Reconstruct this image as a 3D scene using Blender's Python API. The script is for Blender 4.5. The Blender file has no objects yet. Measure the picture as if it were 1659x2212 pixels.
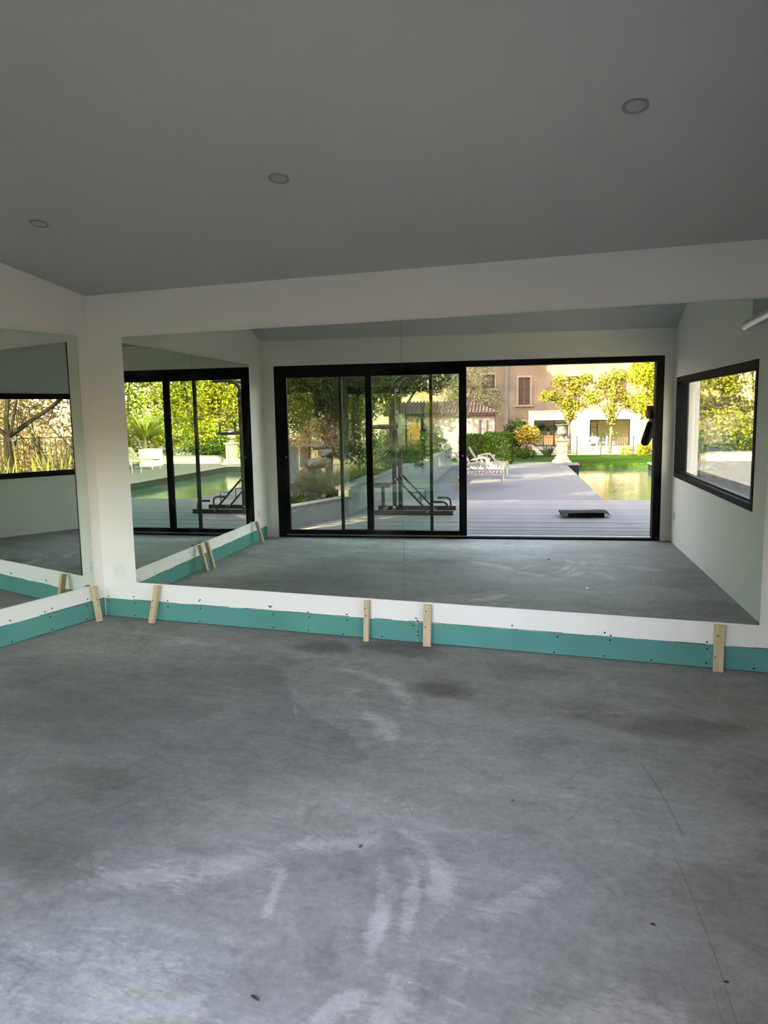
import bpy, bmesh, math, random
import numpy as np
from mathutils import Vector, Matrix

sc = bpy.context.scene
COL = sc.collection
rad = math.radians

# ------------------------------------------------------------------ room frame
# mirror wall = plane y 0, camera stands in the open sliding door at y -4.6
AL, AB, AR = rad(8.6315), rad(9.8138), rad(8.4761)
HC = 2.3873
FAR_L = Vector((-3.8918, 0.0, 0.0))
FAR_R = Vector((0.9311, 0.0, 0.0))
BACK_L = FAR_L + 3.7275 * Vector((-math.sin(AL), -math.cos(AL), 0))
BACK_R = FAR_R + 4.55 * Vector((-math.sin(AR), -math.cos(AR), 0))
EU = Vector((math.cos(AB), -math.sin(AB), 0))      # along the back wall, left to right
EV = Vector((-math.sin(AB), -math.cos(AB), 0))     # outwards through the sliding door


def W(u, v, z=0.0):
    return BACK_L + EU * u + EV * v + Vector((0, 0, z))


# ------------------------------------------------------------------ camera
cam_d = bpy.data.cameras.new('camera')
cam = bpy.data.objects.new('camera', cam_d)
COL.objects.link(cam)
cam_d.sensor_fit = 'VERTICAL'
cam_d.sensor_height = 36.0
cam_d.lens = 1627.74 * 36.0 / 2212.0
cam_d.clip_start = 0.01
cam_d.clip_end = 500
_y, _p, _r = rad(19.3882), rad(-7.4404), rad(-0.9953)
_F = Vector((-math.sin(_y) * math.cos(_p), math.cos(_y) * math.cos(_p), math.sin(_p)))
_R = Vector((math.cos(_y), math.sin(_y), 0))
_U = _R.cross(_F)
_R2 = _R * math.cos(_r) + _U * math.sin(_r)
_U2 = -_R * math.sin(_r) + _U * math.cos(_r)
CAM = Vector((0, -4.6013, 1.5))
cam.matrix_world = Matrix(((_R2.x, _U2.x, -_F.x, CAM.x), (_R2.y, _U2.y, -_F.y, CAM.y), (_R2.z, _U2.z, -_F.z, CAM.z), (0, 0, 0, 1)))
sc.camera = cam

# ------------------------------------------------------------------ sky, sun, exposure
SUN_EL, SUN_STR, SKY_STR, EXPOSURE = rad(24), 6.0, 0.24, 3.93
sun_from = (-EU * 0.64 - EV * 0.77).normalized()
sun_vec = (sun_from * math.cos(SUN_EL) + Vector((0, 0, math.sin(SUN_EL)))).normalized()
world = bpy.data.worlds.new('sky')
sc.world = world
world.use_nodes = True
wn = world.node_tree
for n in list(wn.nodes):
    wn.nodes.remove(n)
sky = wn.nodes.new('ShaderNodeTexSky')
sky.sky_type = 'NISHITA'
sky.sun_disc = False
sky.sun_elevation = SUN_EL
sky.sun_rotation = math.atan2(sun_vec.x, sun_vec.y)
sky.dust_density = 2.0
sky.air_density = 1.0
bg = wn.nodes.new('ShaderNodeBackground')
bg.inputs['Strength'].default_value = SKY_STR
wo = wn.nodes.new('ShaderNodeOutputWorld')
haze = wn.nodes.new('ShaderNodeVectorMath')      # hazy, nearly neutral daylight sky
haze.operation = 'MULTIPLY'
haze.inputs[1].default_value = (1.42, 0.985, 0.80)
wn.links.new(sky.outputs[0], haze.inputs[0])
wn.links.new(haze.outputs[0], bg.inputs[0])
wn.links.new(bg.outputs[0], wo.inputs[0])
sun_d = bpy.data.lights.new('sun', 'SUN')
sun_d.energy = SUN_STR
sun_d.angle = rad(0.53)
sun_d.color = (1.0, 0.80, 0.50)
sun = bpy.data.objects.new('sun', sun_d)
COL.objects.link(sun)
sun.rotation_euler = sun_vec.to_track_quat('Z', 'Y').to_euler()
sun.location = W(-20, -25, 22)
sc.view_settings.view_transform = 'Standard'
sc.view_settings.look = 'None'
sc.view_settings.exposure = EXPOSURE
sc.view_settings.gamma = 1.0
sc.view_settings.use_curve_mapping = False
cy = sc.cycles
cy.max_bounces = 9
cy.diffuse_bounces = 4
cy.glossy_bounces = 7
cy.transmission_bounces = 8
cy.transparent_max_bounces = 20
cy.use_adaptive_sampling = True
cy.adaptive_threshold = 0.15
cy.use_denoising = True
cy.sample_clamp_indirect = 6.0

# ------------------------------------------------------------------ materials
MATS = {}


def rgb(c):
    return (c[0], c[1], c[2], 1.0)


def mat(name, color, rough=0.6, var=0.12, scale=6.0, color2=None, bump=0.0, metal=0.0, spec=0.12, stretch=(1, 1, 1), detail=6.0, coat=0.0, bscale=None):
    """noise-varied principled material in object coordinates"""
    if name in MATS:
        return MATS[name]
    m = bpy.data.materials.new(name)
    m.use_nodes = True
    t = m.node_tree
    p = t.nodes['Principled BSDF']
    tc = t.nodes.new('ShaderNodeTexCoord')
    mp = t.nodes.new('ShaderNodeMapping')
    mp.inputs['Scale'].default_value = stretch
    t.links.new(tc.outputs['Object'], mp.inputs[0])
    nz = t.nodes.new('ShaderNodeTexNoise')
    nz.inputs['Scale'].default_value = scale
    nz.inputs['Detail'].default_value = detail
    t.links.new(mp.outputs[0], nz.inputs['Vector'])
    cr = t.nodes.new('ShaderNodeValToRGB')
    cr.color_ramp.elements[0].position = 0.3
    cr.color_ramp.elements[1].position = 0.7
    c1 = [max(0, x * (1 - var)) for x in color]
    c2 = list(color2) if color2 else [min(1, x * (1 + var)) for x in color]
    cr.color_ramp.elements[0].color = rgb(c1)
    cr.color_ramp.elements[1].color = rgb(c2)
    t.links.new(nz.outputs['Fac'], cr.inputs[0])
    t.links.new(cr.outputs[0], p.inputs['Base Color'])
    p.inputs['Roughness'].default_value = rough
    p.inputs['Metallic'].default_value = metal
    p.inputs['Specular IOR Level'].default_value = spec
    p.inputs['Coat Weight'].default_value = coat
    if bump:
        b = t.nodes.new('ShaderNodeBump')
        b.inputs['Strength'].default_value = bump
        b.inputs['Distance'].default_value = 0.01
        if bscale:
            n2 = t.nodes.new('ShaderNodeTexNoise')
            n2.inputs['Scale'].default_value = bscale
            n2.inputs['Detail'].default_value = 5
            t.links.new(mp.outputs[0], n2.inputs['Vector'])
            t.links.new(n2.outputs['Fac'], b.inputs['Height'])
        else:
            t.links.new(nz.outputs['Fac'], b.inputs['Height'])
        t.links.new(b.outputs[0], p.inputs['Normal'])
    MATS[name] = m
    return m


def leaf_mat(name, c1, c2, c3=None, trans=0.45, rough=0.55):
    if name in MATS:
        return MATS[name]
    m = bpy.data.materials.new(name)
    m.use_nodes = True
    t = m.node_tree
    t.nodes.remove(t.nodes['Principled BSDF'])
    p = t.nodes.new('ShaderNodeBsdfDiffuse')
    out = t.nodes['Material Output']
    g = t.nodes.new('ShaderNodeNewGeometry')
    cr = t.nodes.new('ShaderNodeValToRGB')
    e = cr.color_ramp.elements
    e[0].position, e[0].color = 0.0, rgb(c1)
    e[1].position, e[1].color = 1.0, rgb(c3 or c2)
    if c3:
        k = e.new(0.55)
        k.color = rgb(c2)
    t.links.new(g.outputs['Random Per Island'], cr.inputs[0])
    t.links.new(cr.outputs[0], p.inputs[0])
    tr = t.nodes.new('ShaderNodeBsdfTranslucent')
    t.links.new(cr.outputs[0], tr.inputs[0])
    mx = t.nodes.new('ShaderNodeMixShader')
    mx.inputs[0].default_value = trans
    t.links.new(p.outputs[0], mx.inputs[1])
    t.links.new(tr.outputs[0], mx.inputs[2])
    t.links.new(mx.outputs[0], out.inputs[0])
    MATS[name] = m
    return m


def glass_mat(name, tint, r0=0.045, dirt=0.0):
    """thin pane: clear with a Schlick reflection that rises at grazing angles"""
    m = bpy.data.materials.new(name)
    m.use_nodes = True
    t = m.node_tree
    for n in list(t.nodes):
        t.nodes.remove(n)
    out = t.nodes.new('ShaderNodeOutputMaterial')
    lw = t.nodes.new('ShaderNodeLayerWeight')
    lw.inputs['Blend'].default_value = 0.5
    pw = t.nodes.new('ShaderNodeMath')
    pw.operation = 'POWER'
    pw.inputs[1].default_value = 5.0
    t.links.new(lw.outputs['Facing'], pw.inputs[0])
    ma = t.nodes.new('ShaderNodeMath')
    ma.operation = 'MULTIPLY_ADD'
    ma.inputs[1].default_value = 1 - r0
    ma.inputs[2].default_value = r0
    t.links.new(pw.outputs[0], ma.inputs[0])
    tr = t.nodes.new('ShaderNodeBsdfTransparent')
    tr.inputs[0].default_value = rgb(tint)
    gl = t.nodes.new('ShaderNodeBsdfAnisotropic')
    gl.inputs['Roughness'].default_value = 0.0
    gl.inputs['Color'].default_value = (1, 1, 1, 1)
    mx = t.nodes.new('ShaderNodeMixShader')
    t.links.new(ma.outputs[0], mx.inputs[0])
    t.links.new(tr.outputs[0], mx.inputs[1])
    t.links.new(gl.outputs[0], mx.inputs[2])
    last = mx
    if dirt:
        df = t.nodes.new('ShaderNodeBsdfDiffuse')
        df.inputs[0].default_value = (0.6, 0.62, 0.6, 1)
        tc = t.nodes.new('ShaderNodeTexCoord')
        nz = t.nodes.new('ShaderNodeTexNoise')
        nz.inputs['Scale'].default_value = 2.5
        nz.inputs['Detail'].default_value = 5
        t.links.new(tc.outputs['Object'], nz.inputs['Vector'])
        mu = t.nodes.new('ShaderNodeMath')
        mu.operation = 'MULTIPLY'
        mu.inputs[1].default_value = dirt
        t.links.new(nz.outputs['Fac'], mu.inputs[0])
        m2 = t.nodes.new('ShaderNodeMixShader')
        t.links.new(mu.outputs[0], m2.inputs[0])
        t.links.new(mx.outputs[0], m2.inputs[1])
        t.links.new(df.outputs[0], m2.inputs[2])
        last = m2
    t.links.new(last.outputs[0], out.inputs[0])
    MATS[name] = m
    return m


def mirror_mat():
    m = bpy.data.materials.new('silvered_mirror')
    m.use_nodes = True
    t = m.node_tree
    for n in list(t.nodes):
        t.nodes.remove(n)
    out = t.nodes.new('ShaderNodeOutputMaterial')
    gl = t.nodes.new('ShaderNodeBsdfAnisotropic')
    gl.inputs['Roughness'].default_value = 0.0
    gl.inputs['Color'].default_value = (0.66, 0.715, 0.65, 1)
    df = t.nodes.new('ShaderNodeBsdfDiffuse')
    df.inputs[0].default_value = (0.6, 0.63, 0.6, 1)
    tc = t.nodes.new('ShaderNodeTexCoord')
    nz = t.nodes.new('ShaderNodeTexNoise')
    nz.inputs['Scale'].default_value = 1.7
    nz.inputs['Detail'].default_value = 6
    nz.inputs['Distortion'].default_value = 1.5
    t.links.new(tc.outputs['Object'], nz.inputs['Vector'])
    rp = t.nodes.new('ShaderNodeMapRange')
    rp.inputs['From Min'].default_value = 0.45
    rp.inputs['From Max'].default_value = 0.85
    rp.inputs['To Max'].default_value = 0.035
    t.links.new(nz.outputs['Fac'], rp.inputs['Value'])
    mx = t.nodes.new('ShaderNodeMixShader')
    t.links.new(rp.outputs[0], mx.inputs[0])
    t.links.new(gl.outputs[0], mx.inputs[1])
    t.links.new(df.outputs[0], mx.inputs[2])
    t.links.new(mx.outputs[0], out.inputs[0])
    return m


# ------------------------------------------------------------------ mesh helpers
class MB:
    """collects boxes, tubes, lathes and strips of ONE part"""

    def __init__(self):
        self.v, self.f, self.mi = [], [], []

    def add(self, vs, fs, mi=0):
        o = len(self.v)
        self.v += [tuple(x) for x in vs]
        for f in fs:
            self.f.append([i + o for i in f])
            self.mi.append(mi)
        return self

    def box(self, x0, x1, y0, y1, z0, z1, mi=0, M=None):
        vs = [Vector((x, y, z)) for z in (z0, z1) for y in (y0, y1) for x in (x0, x1)]
        if M is not None:
            vs = [M @ q for q in vs]
        return self.add(vs, [(0, 2, 3, 1), (4, 5, 7, 6), (0, 1, 5, 4), (2, 6, 7, 3), (0, 4, 6, 2), (1, 3, 7, 5)], mi)

    def bar(self, a, b, w, h, up=(0, 0, 1), mi=0):
        a, b = Vector(a), Vector(b)
        d = (b - a).normalized()
        u = Vector(up)
        s = d.cross(u)
        if s.length < 1e-4:
            s = d.cross(Vector((1, 0, 0)))
        s.normalize()
        t = s.cross(d).normalized()
        vs = []
        for q in (a, b):
            for i, j in ((-1, -1), (1, -1), (1, 1), (-1, 1)):
                vs.append(q + s * (i * w / 2) + t * (j * h / 2))
        return self.add(vs, [(3, 2, 1, 0), (4, 5, 6, 7), (0, 1, 5, 4), (1, 2, 6, 5), (2, 3, 7, 6), (3, 0, 4, 7)], mi)

    def tube(self, pts, r, n=8, mi=0, cap=True):
        pts = [Vector(q) for q in pts]
        rs = r if isinstance(r, (list, tuple)) else [r] * len(pts)
        vs, fs = [], []
        ref = None
        for i, q in enumerate(pts):
            d = (pts[min(i + 1, len(pts) - 1)] - pts[max(i - 1, 0)])
            d.normalize()
            if ref is None:
                ref = d.cross(Vector((0, 0, 1)))
                if ref.length < 1e-3:
                    ref = d.cross(Vector((1, 0, 0)))
            ref = (ref - d * ref.dot(d))
            if ref.length < 1e-5:
                ref = d.orthogonal()
            ref.normalize()
            b = d.cross(ref)
            for k in range(n):
                a = 2 * math.pi * k / n
                vs.append(q + (ref * math.cos(a) + b * math.sin(a)) * rs[i])
        for i in range(len(pts) - 1):
            for k in range(n):
                fs.append((i * n + k, i * n + (k + 1) % n, (i + 1) * n + (k + 1) % n, (i + 1) * n + k))
        if cap:
            fs.append(tuple(range(n - 1, -1, -1)))
            fs.append(tuple((len(pts) - 1) * n + k for k in range(n)))
        return self.add(vs, fs, mi)

    def lathe(self, prof, n=20, mi=0, c=(0, 0, 0), sq=False):
        vs, fs = [], []
        for (r, z) in prof:
            for k in range(n):
                a = 2 * math.pi * k / n + (math.pi / n if sq else 0)
                vs.append((c[0] + r * math.cos(a), c[1] + r * math.sin(a), c[2] + z))
        for i in range(len(prof) - 1):
            for k in range(n):
                fs.append((i * n + k, i * n + (k + 1) % n, (i + 1) * n + (k + 1) % n, (i + 1) * n + k))
        fs.append(tuple(range(n - 1, -1, -1)))
        fs.append(tuple((len(prof) - 1) * n + k for k in range(n)))
        return self.add(vs, fs, mi)

    def prism(self, poly, z0, z1, mi=0):
        n = len(poly)
        vs = [(p[0], p[1], z0) for p in poly] + [(p[0], p[1], z1) for p in poly]
        fs = [tuple(range(n - 1, -1, -1)), tuple(range(n, 2 * n))]
        fs += [(i, (i + 1) % n, n + (i + 1) % n, n + i) for i in range(n)]
        return self.add(vs, fs, mi)

    def mesh(self, name, mats, smooth=False, bevel=0.0):
        me = bpy.data.meshes.new(name)
        me.from_pydata(self.v, [], self.f)
        bm = bmesh.new()
        bm.from_mesh(me)
        bmesh.ops.recalc_face_normals(bm, faces=bm.faces)
        bm.to_mesh(me)
        bm.free()
        if not isinstance(mats, (list, tuple)):
            mats = [mats]
        for m in mats:
            me.materials.append(m)
        if len(mats) > 1:
            me.polygons.foreach_set('material_index', self.mi)
        if smooth:
            me.polygons.foreach_set('use_smooth', [True] * len(me.polygons))
            try:
                me.set_sharp_from_angle(angle=rad(40))
            except Exception:
                pass
        me.update()
        return me

    def build(self, name, mats, parent=None, smooth=False, bevel=0.0):
        o = bpy.data.objects.new(name, self.mesh(name, mats, smooth))
        COL.objects.link(o)
        if parent is not None:
            o.parent = parent
        if bevel:
            b = o.modifiers.new('edge', 'BEVEL')
            b.width = bevel
            b.segments = 2
            b.limit_method = 'ANGLE'
        return o


def np_mesh(name, verts, faces, m):
    """fast mesh from numpy arrays; faces (M,4) or (M,3)"""
    me = bpy.data.meshes.new(name)
    nv, nf, k = len(verts), len(faces), faces.shape[1]
    me.vertices.add(nv)
    me.vertices.foreach_set('co', np.asarray(verts, np.float32).ravel())
    me.loops.add(nf * k)
    me.loops.foreach_set('vertex_index', np.asarray(faces, np.int32).ravel())
    me.polygons.add(nf)
    me.polygons.foreach_set('loop_start', np.arange(0, nf * k, k, dtype=np.int32))
    me.update(calc_edges=True)
    me.materials.append(m)
    return me


def obj(name, me, parent=None):
    o = bpy.data.objects.new(name, me)
    COL.objects.link(o)
    if parent is not None:
        o.parent = parent
    return o


def tag(o, label=None, cat=None, group=None, kind=None):
    if label:
        o['label'] = label
    if cat:
        o['category'] = cat
    if group:
        o['group'] = group
    if kind:
        o['kind'] = kind
    return o


def place(o, u, v, z=0.0, rot=0.0):
    """put a thing at (u, v, z) of the outdoor frame; its own x runs along u, its y towards the room"""
    o.location = W(u, v, z)
    o.rotation_euler = (0, 0, -AB + rot)
    return o


def thing(name, label, cat, u, v, z=0.0, rot=0.0, group=None):
    o = bpy.data.objects.new(name, None)
    COL.objects.link(o)
    o.empty_display_size = 0.1
    place(o, u, v, z, rot)
    return tag(o, label, cat, group)


def copy_tree(o, parent=None):
    c = o.copy()
    COL.objects.link(c)
    c.parent = parent
    for ch in list(o.children):
        copy_tree(ch, c)
    return c
# ================================================================== THE ROOM
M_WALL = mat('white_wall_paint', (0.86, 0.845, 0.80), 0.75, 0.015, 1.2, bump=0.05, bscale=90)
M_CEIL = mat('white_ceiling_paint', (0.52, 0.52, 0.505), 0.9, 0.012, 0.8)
M_GREEN = mat('green_moisture_board', (0.105, 0.295, 0.262), 0.8, 0.10, 2.2, detail=8)
M_BLACK = mat('black_powder_coat', (0.005, 0.005, 0.0055), 0.55, 0.2, 40, spec=0.08)
M_DARKGAP = mat('dark_gap', (0.02, 0.02, 0.02), 0.9, 0.3, 30)
M_PINE = mat('raw_pine', (0.60, 0.45, 0.27), 0.6, 0.16, 9, color2=(0.66, 0.52, 0.34), stretch=(9, 9, 0.8), bump=0.15)
M_PLASTIC = mat('white_plastic', (0.80, 0.80, 0.78), 0.3, 0.02, 20)
M_MEDGE = mat('mirror_glass_edge', (0.035, 0.05, 0.04), 0.15, 0.2, 20)
M_MIRROR = mirror_mat()
M_GLASS = glass_mat('door_glass', (0.88, 0.93, 0.895), 0.045, 0.005)
M_WGLASS = glass_mat('window_glass', (0.93, 0.96, 0.94), 0.075, 0.003)
M_CHROME = mat('shiny_foil', (0.72, 0.72, 0.72), 0.10, 0.05, 30, metal=1.0, bump=0.15, bscale=18)
M_STEEL = mat('brushed_steel', (0.45, 0.45, 0.44), 0.35, 0.1, 30, metal=1.0)


def wall_panel(name, p0, p1, out, thick, z0, z1, openings, label):
    """wall between plan points p0 and p1, thickened along out, with rectangular openings (s0, s1, z0, z1)"""
    p0, p1 = Vector(p0), Vector(p1)
    d = (p1 - p0)
    L = d.length
    d.normalize()
    n = Vector(out).normalized()
    ss = sorted({0.0, L} | {x for o in openings for x in o[:2]})
    mb = MB()
    for a, b in zip(ss[:-1], ss[1:]):
        segs = [(z0, z1)]
        for o in openings:
            if o[0] <= a + 1e-6 and o[1] >= b - 1e-6:
                segs = [s for s in ((z0, o[2]), (o[3], z1)) if s[1] - s[0] > 1e-4]
        for (c, e) in segs:
            vs = [p0 + d * s + n * t + Vector((0, 0, z)) for z in (c, e) for t in (0, thick) for s in (a, b)]
            mb.add(vs, [(0, 2, 3, 1), (4, 5, 7, 6), (0, 1, 5, 4), (2, 6, 7, 3), (0, 4, 6, 2), (1, 3, 7, 5)])
    o = mb.build(name, M_WALL)
    tag(o, label, 'wall', kind='structure')
    return o


NL = Vector((-math.cos(AL), math.sin(AL), 0))      # out of the left wall
NR = Vector((math.cos(AR), -math.sin(AR), 0))      # out of the right wall
DL = Vector((-math.sin(AL), -math.cos(AL), 0))     # along the left wall towards the door
DR = Vector((-math.sin(AR), -math.cos(AR), 0))
GAP = 0.008
a, b = FAR_L + Vector((-0.3, GAP, 0)), FAR_R + Vector((0.3, GAP, 0))
wall_far = wall_panel('wall_far', a, b, (0, 1, 0), 0.2, -0.1, 3.2, [], 'white painted end wall carrying the two large mirror panels')
a, b = FAR_L + NL * GAP + Vector((0, GAP, 0)), BACK_L + NL * GAP
wall_left = wall_panel('wall_left', a, b, NL, 0.2, -0.1, 3.4, [], 'white painted side wall with two mirror panels, left of the corner')
DOOR_L, DOOR_R, DOOR_H = 0.1424, 4.6648, 2.0894
Lb = (BACK_R - BACK_L).length
wall_back = wall_panel('wall_back', BACK_L - EU * 0.2, BACK_R + EU * 0.25, EV, 0.24, -0.1, 3.3,
                       [(0.2 + DOOR_L, 0.2 + DOOR_R, -0.1, DOOR_H)], 'white wall around the black sliding door, seen in the mirrors')
WS0, WS1, WZ0, WZ1 = 1.4142, 4.4346, 0.7464, 1.839
wall_right = wall_panel('wall_right', FAR_R, BACK_R, NR, 0.24, -0.1, 3.4, [(WS0, WS1, WZ0, WZ1)],
                        'white wall with the black framed window, seen in the mirrors')

# ------------------------------------------------------------------ ceiling: rises from both long walls to a ridge
G1, G2 = 0.195, 0.36


def ceil_z(p):
    p = Vector(p)
    z1 = HC + G1 * (-p.y)
    z2 = HC + G2 * (-(p - BACK_L).dot(EV))
    return min(z1, z2)


def ridge_at(x):
    lo, hi = -4.6, 0.0
    for _ in range(60):
        m = (lo + hi) / 2
        q = Vector((x, m, 0))
        if HC + G1 * (-m) < HC + G2 * (-(q - BACK_L).dot(EV)):
            hi = m
        else:
            lo = m
    return m


mb = MB()
xs = (-4.75, 1.25)
far_e = [Vector((x, 0.2, HC - G1 * 0.2)) for x in xs]
rid = [Vector((x, ridge_at(x), HC - G1 * ridge_at(x))) for x in xs]
bk = []
for x in xs:
    q = BACK_L + EU * ((x - BACK_L.x) / EU.x) + EV * 0.2
    bk.append(Vector((q.x, q.y, HC - G2 * 0.2)))
for quad in ((far_e[0], far_e[1], rid[1], rid[0]), (rid[0], rid[1], bk[1], bk[0])):
    vs = list(quad) + [q + Vector((0, 0, 0.14)) for q in quad]
    mb.add(vs, [(3, 2, 1, 0), (4, 5, 6, 7), (0, 1, 5, 4), (1, 2, 6, 5), (2, 3, 7, 6), (3, 0, 4, 7)])
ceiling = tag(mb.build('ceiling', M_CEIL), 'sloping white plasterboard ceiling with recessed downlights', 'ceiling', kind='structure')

# roof slab that closes the building above the ceiling
mb = MB()
rp = [FAR_L + NL * 0.35 + Vector((0, 0.4, 0)), FAR_R + NR * 0.35 + Vector((0.1, 0.4, 0)), BACK_R + NR * 0.45 + EV * 0.32, BACK_L + NL * 0.35 + EV * 0.32]
mb.prism([(p.x, p.y) for p in rp], 3.2, 3.42)
M_ROOF = mat('grey_roof_membrane', (0.25, 0.24, 0.23), 0.9, 0.1, 5)
ev = [BACK_L - EU * 0.35 + EV * 0.22, BACK_R + EU * 0.75 + EV * 0.22, BACK_R + EU * 0.75 + EV * 1.0, BACK_L - EU * 0.35 + EV * 1.0]
mb.prism([(p.x, p.y) for p in ev], 2.46, 2.62)  # unseen eave, added to cut skylight on the floor near the door
tag(mb.build('roof', M_ROOF), 'flat grey roof slab with an unseen eave added to cut skylight at the sliding door', 'roof', kind='structure')

# ------------------------------------------------------------------ floor: bare concrete, stains as a mask on a fine grid
def vnoise(x, y, seed):
    r = np.random.RandomState(seed)
    g = r.rand(64, 64)
    xi, yi = np.floor(x).astype(int), np.floor(y).astype(int)
    fx, fy = x - xi, y - yi
    fx, fy = fx * fx * (3 - 2 * fx), fy * fy * (3 - 2 * fy)
    g00, g10 = g[xi % 64, yi % 64], g[(xi + 1) % 64, yi % 64]
    g01, g11 = g[xi % 64, (yi + 1) % 64], g[(xi + 1) % 64, (yi + 1) % 64]
    return (g00 * (1 - fx) + g10 * fx) * (1 - fy) + (g01 * (1 - fx) + g11 * fx) * fy


def fbm(x, y, s, seed, o=4):
    t, a, n = 0, 1.0, 0
    for i in range(o):
        t = t + a * vnoise(x * s * 2 ** i + 7.3 * i, y * s * 2 ** i + 3.1 * i, seed + i)
        n += a
        a *= 0.55
    return t / n


def seg_dist(x, y, pts):
    d = np.full(x.shape, 1e9)
    tt = np.zeros(x.shape)
    n = len(pts) - 1
    for i in range(n):
        (ax, ay), (bx, by) = pts[i], pts[i + 1]
        vx, vy = bx - ax, by - ay
        t = np.clip(((x - ax) * vx + (y - ay) * vy) / (vx * vx + vy * vy + 1e-9), 0, 1)
        e = np.hypot(x - ax - t * vx, y - ay - t * vy)
        m = e < d
        d = np.where(m, e, d)
        tt = np.where(m, (i + t) / n, tt)
    return d, tt


def poly_sd(x, y, pts):
    d, _ = seg_dist(x, y, list(pts) + [pts[0]])
    ins = np.zeros(x.shape, bool)
    n = len(pts)
    for i in range(n):
        (ax, ay), (bx, by) = pts[i], pts[(i + 1) % n]
        c = ((ay > y) != (by > y)) & (x < (bx - ax) * (y - ay) / (by - ay + 1e-12) + ax)
        ins ^= c
    return np.where(ins, d, -d)


def sstep(a, b, x):
    t = np.clip((x - a) / (b - a), 0, 1)
    return t * t * (3 - 2 * t)


NX, NY = 420, 400
cA = FAR_L + NL * GAP + Vector((0, GAP, 0))
cB = FAR_R + Vector((0, GAP, 0))
cC = BACK_R + EV * 0.02
cD = BACK_L + NL * GAP + EV * 0.02
s_, t_ = np.meshgrid(np.linspace(0, 1, NX), np.linspace(0, 1, NY))
fx = (cA.x * (1 - s_) + cB.x * s_) * (1 - t_) + (cD.x * (1 - s_) + cC.x * s_) * t_
fy = (cA.y * (1 - s_) + cB.y * s_) * (1 - t_) + (cD.y * (1 - s_) + cC.y * s_) * t_
wx = fx + 0.10 * (fbm(fx, fy, 3.0, 11) - 0.5) + 0.05 * (fbm(fx, fy, 13.0, 15) - 0.5)
wy = fy + 0.10 * (fbm(fx, fy, 3.0, 21) - 0.5) + 0.05 * (fbm(fx, fy, 13.0, 25) - 0.5)
tone = np.ones(fx.shape)
tint = np.zeros(fx.shape)          # + warm brown, - cool
DARK = [(-3.72, -1.17), (-2.95, -0.85), (-2.21, -0.66), (-2.01, -0.75), (-1.83, -1.01), (-1.63, -1.23), (-1.34, -1.44), (-1.11, -1.67), (-1.46, -2.04), (-1.71, -2.48), (-1.9, -2.9), (-3.0, -2.6)]
sd = poly_sd(wx, wy, DARK)
ax_d, _ = seg_dist(wx, wy, [(-2.21, -0.66), (-2.01, -0.75), (-1.83, -1.01), (-1.63, -1.23), (-1.34, -1.44)])
crisp = sstep(0.5, 0.0, ax_d)
tone *= 1 - 0.24 * (sstep(-0.012, 0.02, sd) * crisp + sstep(-0.3, 0.25, sd) * (1 - crisp))
LIGHT = [(-1.9, -2.99), (-1.63, -2.80), (-1.5, -2.70), (-1.28, -2.78), (-1.05, -2.84), (-0.81, -2.95), (-0.66, -3.2), (-0.9, -4.2), (-4, -4), (-4, -3.2)]
sd = poly_sd(wx, wy, LIGHT)
patch = fbm(fx, fy, 4.0, 33)
tone *= 1 + 0.03 * sstep(-0.10, 0.22, sd) * (0.6 + 0.8 * patch)
tint -= 0.35 * sstep(-0.10, 0.22, sd)
# trowel arcs and smears of lighter laitance
ARCS = [([(-1.8, -0.61), (-1.56, -0.62), (-1.31, -0.78), (-1.15, -1.02), (-1.07, -1.3)], 0.05, 0.10),
        ([(-1.36, -1.15), (-1.19, -1.28), (-1.03, -1.55)], 0.06, 0.14),
        ([(-1.24, -2.42), (-1.04, -2.34), (-0.92, -2.29), (-0.86, -2.17)], 0.05, 0.26),
        ([(-0.84, -2.14), (-0.73, -2.26), (-0.63, -2.37), (-0.57, -2.47), (-0.55, -2.62)], 0.05, 0.24),
        ([(-0.85, -2.33), (-0.77, -2.47), (-0.73, -2.6), (-0.71, -2.76), (-0.72, -2.82)], 0.030, 0.26),
        ([(-0.72, -2.32), (-0.67, -2.48), (-0.64, -2.61), (-0.62, -2.75)], 0.024, 0.24),
        ([(-0.60, -3.10), (-0.58, -2.92), (-0.58, -2.80)], 0.05, 0.20),
        ([(-0.78, -3.12), (-0.71, -2.99), (-0.64, -2.94)], 0.035, 0.24),
        ([(-1.15, -2.48), (-1.09, -2.57), (-1.05, -2.7), (-1.05, -2.79)], 0.022, 0.15),
        ([(-1.42, -2.76), (-1.29, -2.55), (-1.15, -2.42)], 0.07, 0.14),
        ([(-1.75, -2.80), (-1.5, -2.68), (-1.3, -2.62)], 0.07, 0.18),
        ([(-0.50, -2.66), (-0.37, -2.46), (-0.16, -2.20)], 0.055, 0.02),
        ([(-2.4, -0.30), (-2.0, -0.42), (-1.6, -0.45)], 0.10, 0.0),
        ([(-3.3, -0.32), (-2.8, -0.40), (-2.3, -0.45)], 0.10, 0.0),
        ([(-0.28, -2.95), (-0.02, -2.80), (0.2, -2.80)], 0.10, 0.09)]
lait = np.zeros(fx.shape)
for pts, w, k in ARCS:
    d, tt = seg_dist(fx * 0.5 + wx * 0.5, fy * 0.5 + wy * 0.5, pts)
    ww = 1.7 * w * (0.45 + 1.1 * fbm(fx, fy, 6.0, 41))
    lait = np.maximum(lait, np.clip(1 - d / ww, 0, 1) ** 0.8 * min(1.0, 0.60 + 1.6 * k) * np.sin(np.clip(tt, 0.03, 0.97) * math.pi) ** 0.5)
sdl = poly_sd(wx, wy, LIGHT)
lait = np.maximum(lait, 0.62 * sstep(-0.15, 0.5, sdl) * (0.45 + 1.1 * fbm(fx, fy, 3.5, 43)))
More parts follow.
